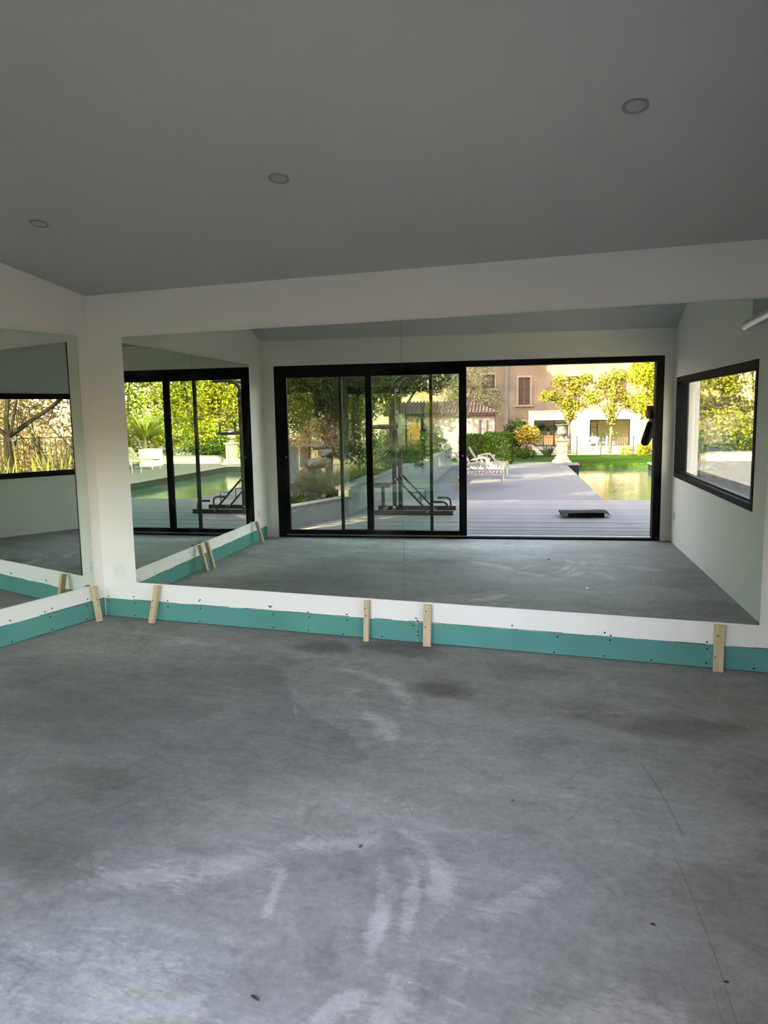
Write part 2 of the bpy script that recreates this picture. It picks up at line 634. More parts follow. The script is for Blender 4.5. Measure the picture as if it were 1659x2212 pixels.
near = sstep(-2.2, -2.9, fy) * sstep(0.1, -0.5, fx)
lait = np.maximum(lait, 0.5 * near * fbm(fx, fy * 1.5, 2.6, 47) * 1.25)
for pts, w, k in [([(-0.79, -2.22), (-0.70, -2.31), (-0.65, -2.43)], 0.030, 0.13), ([(-1.08, -2.33), (-0.98, -2.27)], 0.03, 0.12), ([(-0.98, -2.40), (-0.90, -2.44)], 0.07, 0.09), ([(-0.9, -2.72), (-0.82, -2.9)], 0.06, 0.08)]:
    d, tt = seg_dist(wx, wy, pts)
    tone *= 1 - 1.7 * k * sstep(1.0, 0.6, d / w)
for (bx, by, r, k, br) in [(-1.97, -0.25, 0.30, 0.30, 0.9), (-1.42, -0.17, 0.35, 0.26, 0.6), (-1.04, -0.78, 0.26, 0.30, 0.9), (-1.4, -0.96, 0.12, 0.14, 0.7), (-2.17, -2.18, 0.35, 0.14, 0.9), (-1.96, -2.71, 0.28, 0.16, 0.9), (-0.23, -0.87, 0.30, 0.14, 0.6), (0.2, -0.9, 0.35, 0.18, 0.5), (-2.9, -1.6, 0.4, 0.10, 0.3), (0.25, -2.2, 0.35, 0.12, 0.7), (-0.6, -0.35, 0.3, 0.12, 0.3), (0.5, -1.5, 0.5, 0.10, 0.3)]:
    d = np.hypot(wx - bx, (wy - by) * 1.5) / r
    m = sstep(1.1, 0.2, d + 0.9 * (fbm(fx, fy, 6.0, 51) - 0.5))
    tone *= 1 - 1.6 * k * m
    tint += br * m * 0.55
tone *= 1 + 0.42 * (fbm(fx, fy, 1.1, 61) - 0.5) + 0.36 * (fbm(fx * 0.6, fy * 1.6, 4.0, 71, 5) - 0.5)
tint += 0.6 * (fbm(fx, fy, 1.7, 81) - 0.5)
# tone and tint as colour, laitance mask in alpha
col = np.stack([tone * (1 + 0.07 * tint), tone * (1.0 + 0.012 * tint), tone * (1 - 0.075 * tint), lait], -1)
ii = np.arange(NX * NY).reshape(NY, NX)
quads = np.stack([ii[:-1, :-1], ii[1:, :-1], ii[1:, 1:], ii[:-1, 1:]], -1).reshape(-1, 4)
fv_ = np.stack([fx, fy, np.zeros(fx.shape)], -1).reshape(-1, 3)

M_FLOOR = bpy.data.materials.new('bare_concrete')
M_FLOOR.use_nodes = True
ft = M_FLOOR.node_tree
fp = ft.nodes['Principled BSDF']


def fnode(t, **kw):
    n = ft.nodes.new(t)
    for k, v in kw.items():
        if hasattr(n, k):
            setattr(n, k, v)
        else:
            n.inputs[k].default_value = v
    return n


def flink(a, b):
    ft.links.new(a, b)


f_at = fnode('ShaderNodeAttribute')
f_at.attribute_name = 'stain'
f_tc = fnode('ShaderNodeTexCoord')
n1 = fnode('ShaderNodeTexNoise', Scale=38.0, Detail=9.0, Roughness=0.68, Distortion=0.6)
n2 = fnode('ShaderNodeTexNoise', Scale=6.0, Detail=8.0, Roughness=0.65, Distortion=1.2)
n3 = fnode('ShaderNodeTexNoise', Scale=2.0, Detail=9.0, Roughness=0.7, Distortion=2.5)
f_mp = fnode('ShaderNodeMapping')
f_mp.inputs['Scale'].default_value = (1.0, 3.2, 1)
f_mp.inputs['Rotation'].default_value = (0, 0, 0.25)
flink(f_tc.outputs['Object'], n1.inputs['Vector'])
flink(f_tc.outputs['Object'], n2.inputs['Vector'])
flink(f_tc.outputs['Object'], f_mp.inputs[0])
flink(f_mp.outputs[0], n3.inputs['Vector'])


def f_range(src, a, b, c, d):
    r = fnode('ShaderNodeMapRange')
    r.inputs['From Min'].default_value = a
    r.inputs['From Max'].default_value = b
    r.inputs['To Min'].default_value = c
    r.inputs['To Max'].default_value = d
    flink(src, r.inputs['Value'])
    return r.outputs[0]


def f_math(op, a, b=None):
    n = fnode('ShaderNodeMath')
    n.operation = op
    for i, q in enumerate((a, b)):
        if q is None:
            continue
        if isinstance(q, (int, float)):
            n.inputs[i].default_value = q
        else:
            flink(q, n.inputs[i])
    return n.outputs[0]


k1 = f_range(n1.outputs['Fac'], 0.25, 0.75, 0.80, 1.20)
k2 = f_range(n2.outputs['Fac'], 0.3, 0.7, 0.86, 1.14)
k3 = f_range(n3.outputs['Fac'], 0.35, 0.7, 0.90, 1.12)
kk = f_math('MULTIPLY', f_math('MULTIPLY', k1, k2), k3)


def f_line(pts, w, depth):
    """drawn line: 1 outside, 1-depth on the line"""
    res = None
    for (ax, ay), (bx, by) in zip(pts[:-1], pts[1:]):
        sub = fnode('ShaderNodeVectorMath', operation='SUBTRACT')
        sub.inputs[1].default_value = (ax, ay, 0)
        flink(f_tc.outputs['Object'], sub.inputs[0])
        d = Vector((bx - ax, by - ay, 0))
        dot = fnode('ShaderNodeVectorMath', operation='DOT_PRODUCT')
        dot.inputs[1].default_value = d / d.length_squared
        flink(sub.outputs[0], dot.inputs[0])
        cl = fnode('ShaderNodeClamp')
        flink(dot.outputs['Value'], cl.inputs[0])
        scn = fnode('ShaderNodeVectorMath', operation='SCALE')
        scn.inputs[0].default_value = d
        flink(cl.outputs[0], scn.inputs['Scale'])
        ds = fnode('ShaderNodeVectorMath', operation='DISTANCE')
        flink(sub.outputs[0], ds.inputs[0])
        flink(scn.outputs[0], ds.inputs[1])
        res = ds.outputs['Value'] if res is None else f_math('MINIMUM', res, ds.outputs['Value'])
    return f_range(res, w * 0.4, w, 1 - depth, 1.0)


lines = [([(0.12, -2.04), (0.17, -2.28), (0.21, -2.5), (0.25, -2.80)], 0.0022, 0.35),
         ([(0.19, -2.6), (0.215, -2.80)], 0.0018, 0.25),
         ([(-0.0, -1.35), (0.07, -1.56), (0.10, -1.67), (0.15, -1.89)], 0.007, 0.22),
         ([(-0.92, -1.96), (-0.85, -1.98), (-0.79, -2.08)], 0.0025, 0.30),
         ([(-0.5, -0.89), (-0.34, -0.88), (-0.12, -0.83), (0.03, -0.75)], 0.008, -0.25),
         ([(-1.71, -1.20), (-1.62, -1.36)], 0.011, -0.20),
         ([(-2.35, -1.02), (-2.12, -1.10)], 0.006, -0.25),
         ([(-0.17, -1.45), (-0.24, -1.52), (-0.27, -1.60)], 0.004, 0.25),
         ([(-0.20, -1.80), (-0.24, -1.92)], 0.005, 0.18)]
for pts, w, dp in lines:
    kk = f_math('MULTIPLY', kk, f_line(pts, w, dp))
# pale laitance with crisp, torn edges
n4 = fnode('ShaderNodeTexNoise', Scale=9.0, Detail=8.0, Roughness=0.62, Distortion=1.6)
flink(f_mp.outputs[0], n4.inputs['Vector'])
n5 = fnode('ShaderNodeTexNoise', Scale=24.0, Detail=6.0, Roughness=0.6, Distortion=0.8)
flink(f_tc.outputs['Object'], n5.inputs['Vector'])
lsum = f_math('ADD', f_at.outputs['Alpha'], f_math('MULTIPLY', f_math('SUBTRACT', n4.outputs['Fac'], 0.5), 1.0))
lsum = f_math('ADD', lsum, f_math('MULTIPLY', f_math('SUBTRACT', n5.outputs['Fac'], 0.5), 0.45))
film = f_math('ADD', f_math('ADD', f_range(lsum, 0.42, 0.455, 0.0, 0.19), f_range(lsum, 0.60, 0.625, 0.0, 0.17)), f_range(lsum, 0.15, 0.42, 0.0, 0.07))
# scattered grit: small dark and pale specks
vo = fnode('ShaderNodeTexVoronoi', Scale=9.0)
flink(f_tc.outputs['Object'], vo.inputs['Vector'])
vsep = fnode('ShaderNodeSeparateColor')
flink(vo.outputs['Color'], vsep.inputs[0])
speck = f_math('MULTIPLY', f_math('LESS_THAN', vo.outputs['Distance'], 0.026), f_math('LESS_THAN', vsep.outputs[0], 0.22))
kk = f_math('MULTIPLY', kk, f_math('SUBTRACT', 1.0, f_math('MULTIPLY', speck, 0.55)))
pale = f_math('MULTIPLY', f_math('LESS_THAN', vo.outputs['Distance'], 0.03), f_math('GREATER_THAN', vsep.outputs[0], 0.90))
kk = f_math('ADD', kk, f_math('MULTIPLY', pale, 0.5))
kk = f_math('MULTIPLY', kk, f_math('ADD', film, 1.0))
# darker worn scuffs
n6 = fnode('ShaderNodeTexNoise', Scale=3.4, Detail=10.0, Roughness=0.72, Distortion=1.0)
flink(f_tc.outputs['Object'], n6.inputs['Vector'])
kk = f_math('MULTIPLY', kk, f_range(n6.outputs['Fac'], 0.36, 0.46, 0.84, 1.0))
base = fnode('ShaderNodeVectorMath', operation='MULTIPLY')
base.inputs[1].default_value = (0.283, 0.273, 0.254)
flink(f_at.outputs['Color'], base.inputs[0])
fin = fnode('ShaderNodeVectorMath', operation='SCALE')
flink(base.outputs[0], fin.inputs[0])
flink(kk, fin.inputs['Scale'])
flink(fin.outputs[0], fp.inputs['Base Color'])
flink(f_range(n2.outputs['Fac'], 0.3, 0.7, 0.78, 0.92), fp.inputs['Roughness'])
fp.inputs['Specular IOR Level'].default_value = 0.22
bp_ = fnode('ShaderNodeBump', Strength=0.10, Distance=0.004)
flink(n1.outputs['Fac'], bp_.inputs['Height'])
flink(bp_.outputs[0], fp.inputs['Normal'])
fme = np_mesh('floor', fv_, quads, M_FLOOR)
ca = fme.color_attributes.new('stain', 'FLOAT_COLOR', 'POINT')
ca.data.foreach_set('color', col.astype(np.float32).ravel())
floor = tag(obj('floor', fme), 'bare grey concrete floor with trowel swirls and brown stains', 'floor', kind='structure')
# slab under the room and the door threshold
mb = MB()
mb.prism([(p.x, p.y) for p in (cA + NL * 0.2 + Vector((0, .2, 0)), cB + NR * .2 + Vector((0, .2, 0)), BACK_R + NR * .24 + EV * 0.24, BACK_L + NL * .2 + EV * 0.24)], -0.3, -0.012)
tag(mb.build('foundation', mat('rough_concrete', (0.3, 0.3, 0.29), 0.9, 0.1, 8)), 'concrete slab edge below the room floor', 'foundation', kind='structure')

# ------------------------------------------------------------------ green plasterboard bands at the foot of the mirror walls
random.seed(5)


def board_band(name, p0, d, n, segs, top, label, holes):
    root = bpy.data.objects.new(name, None)
    COL.objects.link(root)
    tag(root, label, 'plasterboard', kind='structure')
    for (s0, s1) in segs:
        mb = MB()
        k = max(2, int((s1 - s0) / 0.08))
        vs, fs = [], []
        for i in range(k + 1):
            s = s0 + (s1 - s0) * i / k
            zt = top + random.uniform(-0.0015, 0.0015)
            zb = 0.0005 + random.uniform(0, 0.001)
            for t in (0.001, -0.004):
                vs += [p0 + d * s - n * (-t) * 1 + Vector((0, 0, zb)), p0 + d * s - n * (-t) + Vector((0, 0, zt))]
        for i in range(k):
            o = i * 4
            fs += [(o, o + 4, o + 5, o + 1), (o + 2, o + 3, o + 7, o + 6), (o + 1, o + 5, o + 7, o + 3), (o, o + 2, o + 6, o + 4)]
        fs += [(0, 1, 3, 2), (k * 4, k * 4 + 2, k * 4 + 3, k * 4 + 1)]
        mb.add(vs, fs)
        mb.build('board', M_GREEN, root)
    # dark ragged joint above the boards
    mb = MB()
    L = segs[-1][1]
    s = segs[0][0]
    while s < L:
        l = random.uniform(0.05, 0.25)
        if random.random() < 0.75:
            a_, b_ = p0 + d * s, p0 + d * min(L, s + l)
            z = top + random.uniform(0.0, 0.002)
            h = random.uniform(0.001, 0.0035)
            vs = [q + n * t + Vector((0, 0, zz)) for q in (a_, b_) for t in (-0.0012, 0.002) for zz in (z, z + h)]
            mb.add(vs, [(0, 1, 3, 2), (4, 6, 7, 5), (0, 4, 5, 1), (2, 3, 7, 6), (1, 5, 7, 3), (0, 2, 6, 4)])
        s += l
    mb.build('open_joint', M_DARKGAP, root)
    mb = MB()
    a_, b_ = p0 + d * segs[0][0], p0 + d * L
    vs = [q + n * t + Vector((0, 0, zz)) for q in (a_, b_) for t in (-0.0052, 0.0) for zz in (0.0, 0.004)]
    mb.add(vs, [(0, 1, 3, 2), (4, 6, 7, 5), (0, 4, 5, 1), (2, 3, 7, 6), (1, 5, 7, 3), (0, 2, 6, 4)])
    mb.build('floor_joint', mat('dark_joint', (0.06, 0.06, 0.058), 0.95, 0.5, 40), root)  # thin dark strip along the foot of the boards
    hm = MB().lathe([(0.005, 0), (0.0055, 0.001), (0.003, 0.0016)], 10).mesh('screw_head', M_DARKGAP)
    for (s, z) in holes:
        o = obj('screw_head', hm, root)
        o.location = p0 + d * s - n * 0.0045 + Vector((0, 0, z))
        o.rotation_euler = (-n).to_track_quat('Z', 'Y').to_euler()
    return root


FH = [(-0.78, 0.165), (-0.22, 0.165), (-0.185, 0.15), (-0.19, 0.12), (-0.22, 0.02), (-0.52, 0.015), (0.05, 0.02), (0.35, 0.155), (0.35, 0.115), (0.35, 0.03), (0.6, 0.02), (-2.48, 0.165), (-2.19, 0.15), (-1.9, 0.155), (-2.46, 0.115), (-2.18, 0.115), (-1.9, 0.115), (-2.46, 0.02), (-2.19, 0.02), (-1.93, 0.015), (-3.86, 0.155), (-3.86, 0.12), (-3.63, 0.165), (-3.62, 0.115), (-3.63, 0.02), (-3.33, 0.155), (-3.33, 0.11), (-3.05, 0.18), (-3.06, 0.17), (-3.05, 0.115), (-3.06, 0.02), (-1.41, 0.165), (-1.40, 0.15), (-1.43, 0.115), (-1.65, 0.02), (-1.40, 0.075), (-1.40, 0.05), (-0.5, 0.115), (-2.47, 0.172), (-2.49, 0.172)]
board_band('trim_1', Vector((FAR_L.x, GAP, 0)), Vector((1, 0, 0)), Vector((0, 1, 0)),
           [(0.0, 2.485), (2.488, 4.82)], 0.139, 'bare green plasterboard strip along the foot of the mirror end wall',
           [(x - FAR_L.x, z) for x, z in FH])
board_band('trim_2', FAR_L + NL * GAP, DL, NL, [(0.0, 1.2), (1.203, 3.70)], 0.139,
           'bare green plasterboard strip along the foot of the left side wall',
           [(0.16, 0.165), (0.17, 0.12), (0.18, 0.02), (0.47, 0.17), (0.49, 0.115), (0.48, 0.02), (0.53, 0.16), (0.8, 0.165), (0.8, 0.02), (1.1, 0.12), (1.45, 0.165), (1.5, 0.115), (1.5, 0.02), (2.1, 0.115), (2.4, 0.02), (2.9, 0.115)])
# bare patch high on the right wall
mb = MB()
p0 = FAR_R + DR * 0.95
mb.add([p0 + DR * s - NR * t + Vector((0, 0, z)) for s in (0, 0.67) for t in (-0.001, 0.003) for z in (2.115, 2.40)], [(0, 1, 3, 2), (4, 6, 7, 5), (0, 4, 5, 1), (2, 3, 7, 6), (1, 5, 7, 3), (0, 2, 6, 4)])
tag(mb.build('trim_3', mat('skimmed_green_board', (0.46, 0.54, 0.50), 0.8, 0.06, 5)), 'bare green board patch high on the window wall', 'plasterboard', kind='structure')

# ------------------------------------------------------------------ mirrors
def mirror_panel(name, p0, d, n, s0, s1, z0, z1, label, group):
    mb = MB()
    a_, b_ = p0 + d * s0, p0 + d * s1
    c = (a_ + b_) / 2
    L = s1 - s0
    # local frame: x along wall, y into the wall
    M = Matrix(((d.x, n.x, 0, 0), (d.y, n.y, 0, 0), (0, 0, 1, 0), (0, 0, 0, 1)))
    vs = [Vector((x, y, z)) for z in (0, z1 - z0) for y in (0, 0.006) for x in (-L / 2, L / 2)]
    mb.add(vs, [(0, 2, 3, 1), (4, 5, 7, 6), (2, 6, 7, 3), (0, 4, 6, 2), (1, 3, 7, 5)], 1)
    mb.add(vs, [(0, 1, 5, 4)], 0)
    me = bpy.data.meshes.new(name)
    me.from_pydata([M @ Vector(q) for q in mb.v], [], mb.f)
    me.materials.append(M_MIRROR)
    me.materials.append(M_MEDGE)
    me.polygons.foreach_set('material_index', mb.mi)
    o = obj(name, me)
    o.location = c + Vector((0, 0, z0))
    tag(o, label, 'mirror', group)
    return o


XD, YN = Vector((1, 0, 0)), Vector((0, 1, 0))
O0 = Vector((0, 0, 0))
mirror_panel('mirror_panel', O0, XD, YN, -3.5949, -1.4872, 0.2781, 2.077, 'large frameless mirror panel on the end wall, the one nearer the corner and socket', 'frameless mirror panels')
mirror_panel('mirror_panel', O0, XD, YN, -1.4850, 0.6166, 0.2781, 2.077, 'large frameless mirror panel on the end wall reflecting the open doorway', 'frameless mirror panels')
mirror_panel('mirror_panel', FAR_L, DL, NL, 0.0954, 1.7306, 0.2602, 2.0886, 'frameless mirror panel at the left edge, on the side wall beside the corner', 'frameless mirror panels')
mirror_panel('mirror_panel', FAR_L, DL, NL, 1.7350, 3.2709, 0.2602, 2.0886, 'frameless mirror panel on the side wall seen only by reflection, nearest the sliding door', 'frameless mirror panels')

# ------------------------------------------------------------------ pine props under the mirrors
def pine_prop(top, bot, w, dep, label, side):
    top, bot = Vector(top), Vector(bot)
    L = (top - bot).length
    mb = MB()
    mb.box(-w / 2, w / 2, -dep / 2, dep / 2, 0, L)
    o = mb.build('wood_prop', M_PINE, bevel=0.0012)
    z = (top - bot).normalized()
    x = (Vector(side) - z * Vector(side).dot(z)).normalized()
    y = z.cross(x)
    # rest the lower edge on the floor
    low = min((x * (sx * w / 2) + y * (sy * dep / 2)).z for sx in (-1, 1) for sy in (-1, 1))
    o.matrix_world = Matrix(((x.x, y.x, z.x, bot.x), (x.y, y.y, z.y, bot.y), (x.z, y.z, z.z, bot.z - low), (0, 0, 0, 1)))
    tag(o, label, 'wood prop', 'pine battens propping the mirrors')
    km = MB().lathe([(0.005, 0), (0.004, 0.0006)], 10).mesh('knot', mat('pine_knot', (0.16, 0.08, 0.04), 0.6, 0.2, 60))
    rnd = random.Random(int(L * 1e5) + int(abs(top.x) * 1e3))
    for _ in range(2):
        k = obj('knot', km, o)
        k.location = (rnd.uniform(-w * .3, w * .3), -dep / 2 - 0.0002, rnd.uniform(0.15, 0.85) * L)
        k.rotation_euler = (rad(90), 0, 0)
    return o


pine_prop((-3.385, -0.030, 0.270), (-3.405, -0.100, 0), 0.034, 0.040, 'slim pine prop under the end wall mirror, nearest the corner socket', XD)
pine_prop((-1.738, -0.030, 0.270), (-1.738, -0.062, 0), 0.034, 0.030, 'slim pine prop under the end wall mirror, left of the panel joint', XD)
pine_prop((-1.320, -0.030, 0.270), (-1.320, -0.056, 0), 0.050, 0.026, 'wide pine prop under the end wall mirror, right of the panel joint', XD)
pine_prop((0.409, -0.030, 0.272), (0.409, -0.048, 0), 0.055, 0.024, 'pine prop under the right end of the end wall mirror', XD)
for s, w, lab, off in ((0.125, 0.034, 'tilted pine prop under the side wall mirror, right beside the room corner', 0.03), (1.655, 0.034, 'reflected pine prop on the corner side of the side wall mirror joint', -0.03), (1.83, 0.036, 'reflected pine prop on the door side of the side wall mirror joint', -0.04), (3.25, 0.034, 'reflected pine prop at the far end of the side wall mirror, next to the door', -0.02)):
    t = FAR_L + DL * s - NL * 0.028 + Vector((0, 0, 0.252))
    bt = FAR_L + DL * (s + off) - NL * 0.105
    pine_prop(t, bt, w, 0.036, lab, -DL)

# ------------------------------------------------------------------ sockets and plates
def wall_plate(name, p, n_in, label, cat, sizes=(0.082, 0.086), socket=True, round_=False):
    root = bpy.data.objects.new(name, None)
    COL.objects.link(root)
    root.location = p
    root.rotation_euler = Vector(n_in).to_track_quat('Y', 'Z').to_euler()
    tag(root, label, cat)
    w, h = sizes
    mb = MB()
    if round_:
        MB().lathe([(0.040, 0), (0.040, 0.006), (0.034, 0.009), (0.0, 0.009)], 24).build('plate', M_PLASTIC, root, True).rotation_euler = (rad(-90), 0, 0)
        return root
    mb.box(-w / 2, w / 2, 0, 0.011, -h / 2, h / 2)
    mb.build('plate', M_PLASTIC, root, bevel=0.003)
    if socket:
        ring = MB().lathe([(0.026, 0), (0.026, 0.004), (0.0225, 0.004), (0.0215, -0.002), (0.0, -0.002)], 24).build('socket_well', M_PLASTIC, root, True)
        ring.location = (0, 0.0105, 0.0)
        ring.rotation_euler = (rad(-90), 0, 0)
        hm = MB().lathe([(0.0028, 0), (0.0028, 0.0006)], 8).mesh('pin_hole', M_DARKGAP)
        for x, z in ((-0.0095, -0.002), (0.0095, -0.002)):
            o = obj('pin_hole', hm, root)
            o.location = (x, 0.0089, z)
            o.rotation_euler = (rad(-90), 0, 0)
        o = MB().lathe([(0.0026, 0), (0.0026, 0.007), (0.001, 0.009)], 8).build('earth_pin', M_STEEL, root)
        o.location = (0, 0.0088, 0.009)
        o.rotation_euler = (rad(-90), 0, 0)
    else:
        mb = MB().box(-w * .32, w * .32, 0.011, 0.0135, -h * .36, h * .36).build('rocker', M_PLASTIC, root, bevel=0.002)
    return root


wall_plate('wall_socket', (-3.752, GAP - 0.0005, 0.358), (0, -1, 0), 'square white wall socket on the end wall between the corner and the mirror', 'socket')
wall_plate('wall_socket', FAR_L + DL * 3.44 + NL * (GAP - 0.0005) + Vector((0, 0, 0.33)), -NL, 'white wall socket on the side wall by the sliding door, seen in the mirror', 'socket')
wall_plate('wall_switch', W(4.72, 0.0, 1.15), -EV, 'round white switch plate beside the open doorway, seen in the mirror', 'switch', round_=True)
wall_plate('wall_switch', FAR_R + DR * 4.36 + Vector((0, 0, 0.31)), -NR, 'white blank plate low on the window wall, seen in the mirror', 'plate', socket=False)

# foil wrapped pipe stub leaving the bare patch
root = bpy.data.objects.new('pipe_stub', None)
COL.objects.link(root)
root.location = FAR_R + DR * 1.56 - NR * 0.0 + Vector((0, 0, 2.085))
tag(root, 'shiny foil wrapped pipe stub at the right edge, on the window wall', 'pipe')
pd = -DR
mb = MB()
pts = [(-NR * 0.05 + pd * s + Vector((0, 0, 0.045 * s))) for s in np.linspace(0.0, 0.6, 16)]
mb.tube(pts, [0.040 + 0.002 * math.sin(i * 2.1) for i in range(16)], 14)
mb.build('foil_sleeve', M_CHROME, root, True)
MB().tube([-NR * 0.05 + pd * 0.004, -NR * 0.05 - pd * 0.035 + Vector((0, 0, -0.004))], 0.013, 12).build('pipe_end', mat('copper_pipe', (0.75, 0.5, 0.3), 0.25, 0.1, 20, metal=1), root, True)
for s in (0.03, 0.3, 0.55):
    MB().tube([pd * s + Vector((0, 0, 0.045 * s)), -NR * 0.05 + pd * s + Vector((0, 0, 0.045 * s))], 0.008, 8).build('bracket', M_STEEL, root)

# ------------------------------------------------------------------ recessed downlights (switched off)
M_LAMP = mat('downlight_white', (0.30, 0.30, 0.29), 0.5, 0.02, 10)
M_REFL = mat('downlight_reflector', (0.5, 0.5, 0.48), 0.35, 0.05, 10, metal=0.5)
cn = Vector((0, -G1, -1)).normalized() * 1.0      # down-facing normal of the slope
cn = Vector((0, G1 * -1.0, -1.0)).normalized()
LAB = ['downlight in the ceiling nearest the left edge', 'middle downlight in the ceiling above the mirror joint', 'downlight in the ceiling towards the upper right']
for (x, y), lab in zip([(-3.275, -1.065), (-1.70, -1.20), (-0.082, -1.375)], LAB):
    root = bpy.data.objects.new('downlight', None)
    COL.objects.link(root)
    root.location = (x, y, HC + G1 * (-y))
    root.rotation_euler = Vector((0, -G1, -1)).normalized().to_track_quat('Z', 'Y').to_euler()
    tag(root, 'small round white recessed ' + lab, 'downlight', 'recessed downlights')
    MB().lathe([(0.0, -0.0005), (0.051, -0.0005), (0.051, 0.003), (0.047, 0.0048), (0.041, 0.0042), (0.039, 0.0012), (0.0, 0.0012)], 28).build('trim_ring', M_LAMP, root, True)
    MB().lathe([(0.038, 0.0014), (0.033, 0.0022), (0.022, 0.0034), (0.008, 0.0042), (0.0, 0.0043)], 24).build('lens', M_REFL, root, True)
# ================================================================== SLIDING DOOR and WINDOW
door = bpy.data.objects.new('door_1', None)
COL.objects.link(door)
place(door, 0, 0, 0)
tag(door, 'black aluminium sliding patio door with its panels pushed to the left', 'sliding door', kind='structure')
# local coords of the door: x = u, y = -v
JT, HT = 0.085, 0.065


def dbox(name, u0, u1, v0, v1, z0, z1, m, parent, bevel=0.002):
    return MB().box(u0, u1, -v1, -v0, z0, z1).build(name, m, parent, bevel=bevel)


dbox('jamb', DOOR_L, DOOR_L + JT, -0.004, 0.15, 0, DOOR_H, M_BLACK, door)
dbox('jamb', DOOR_R - JT, DOOR_R, -0.004, 0.135, 0, DOOR_H, M_BLACK, door)
dbox('head', DOOR_L + JT, DOOR_R - JT, -0.004, 0.15, DOOR_H - HT, DOOR_H, M_BLACK, door)
dbox('sill', DOOR_L + JT, DOOR_R - JT, -0.004, 0.15, 0.0, 0.020, M_BLACK, door)
for v in (0.035, 0.085):
    dbox('track', DOOR_L + JT, DOOR_R - JT, v - 0.004, v + 0.004, 0.020, 0.034, M_STEEL, door, 0)


def panel(u0, u1, v, wl, wr, lab):
    root = bpy.data.objects.new('sliding_panel', None)
    COL.objects.link(root)
    root.parent = door
    root['label'] = lab
    v0, v1 = v - 0.022, v + 0.022
    zb, zt = 0.035, DOOR_H - HT + 0.005
    dbox('stile', u0, u0 + wl, v0, v1, zb, zt, M_BLACK, root)
    dbox('stile', u1 - wr, u1, v0, v1, zb, zt, M_BLACK, root)
    dbox('rail', u0 + wl, u1 - wr, v0, v1, zb, zb + 0.055, M_BLACK, root)
    dbox('rail', u0 + wl, u1 - wr, v0, v1, zt - 0.082, zt, M_BLACK, root)
    dbox('pane', u0 + wl - 0.004, u1 - wr + 0.004, v - 0.011, v + 0.011, zb + 0.051, zt - 0.078, M_GLASS, root, 0)
    return root


pa = panel(DOOR_L + JT - 0.012, 1.335, 0.036, 0.075, 0.075, 'inner panel against the left jamb')
pb = panel(1.268, 2.465, 0.0365, 0.07, 0.088, 'inner panel ending at the opening')
pb.location = (0, 0, 0)
pc = panel(0.925, 2.06, 0.086, 0.036, 0.036, 'outer panel behind the two inner ones')
for u, r in ((0.262, pa), (2.42, pb)):
    k = MB().lathe([(0.010, 0), (0.010, 0.006), (0.006, 0.009), (0.0, 0.009)], 14).build('lock', M_STEEL, r, True)
    k.location = (u, -(0.0135 - 0.0), 0.99)
    k.rotation_euler = (rad(-90), 0, 0)

window = bpy.data.objects.new('window_1', None)
COL.objects.link(window)
window.location = FAR_R
window.rotation_euler = (0, 0, math.atan2(DR.y, DR.x))
tag(window, 'long black framed fixed window in the right wall, seen in the mirrors', 'window', kind='structure')
# local: x along the wall from the mirror end, y = outwards (left of DR) sign checked below
sgn = 1.0 if (Matrix.Rotation(math.atan2(DR.y, DR.x), 3, 'Z') @ Vector((0, 1, 0))).dot(NR) > 0 else -1.0


def wbox(name, s0, s1, t0, t1, z0, z1, m, bevel=0.002):
    y = sorted((sgn * t0, sgn * t1))
    return MB().box(s0, s1, y[0], y[1], z0, z1).build(name, m, window, bevel=bevel)


FW = 0.055
wbox('frame_side', WS0, WS0 + FW, -0.006, 0.12, WZ0, WZ1, M_BLACK)
wbox('frame_side', WS1 - FW, WS1, -0.006, 0.12, WZ0, WZ1, M_BLACK)
wbox('frame_head', WS0 + FW, WS1 - FW, -0.006, 0.12, WZ1 - FW, WZ1, M_BLACK)
wbox('frame_sill', WS0 + FW, WS1 - FW, -0.006, 0.12, WZ0, WZ0 + FW, M_BLACK)
wbox('glazing_bead', WS0 + FW, WS1 - FW, 0.02, 0.05, WZ0 + FW, WZ0 + FW + 0.018, M_BLACK)
wbox('glazing_bead', WS0 + FW, WS1 - FW, 0.02, 0.05, WZ1 - FW - 0.018, WZ1 - FW, M_BLACK)
wbox('pane', WS0 + FW - 0.003, WS1 - FW + 0.003, 0.05, 0.074, WZ0 + FW - 0.003, WZ1 - FW + 0.003, M_WGLASS, 0)

# ------------------------------------------------------------------ small litter on the floor
M_LEAF = mat('dead_leaf', (0.05, 0.035, 0.02), 0.8, 0.3, 60)
def litter(name, x, y, pts, r, label, cat):
    o = MB().tube([Vector(q) for q in pts], r, 6).build(name, M_LEAF, None, True)
    o.location = (x, y, 0)
    return tag(o, label, cat)


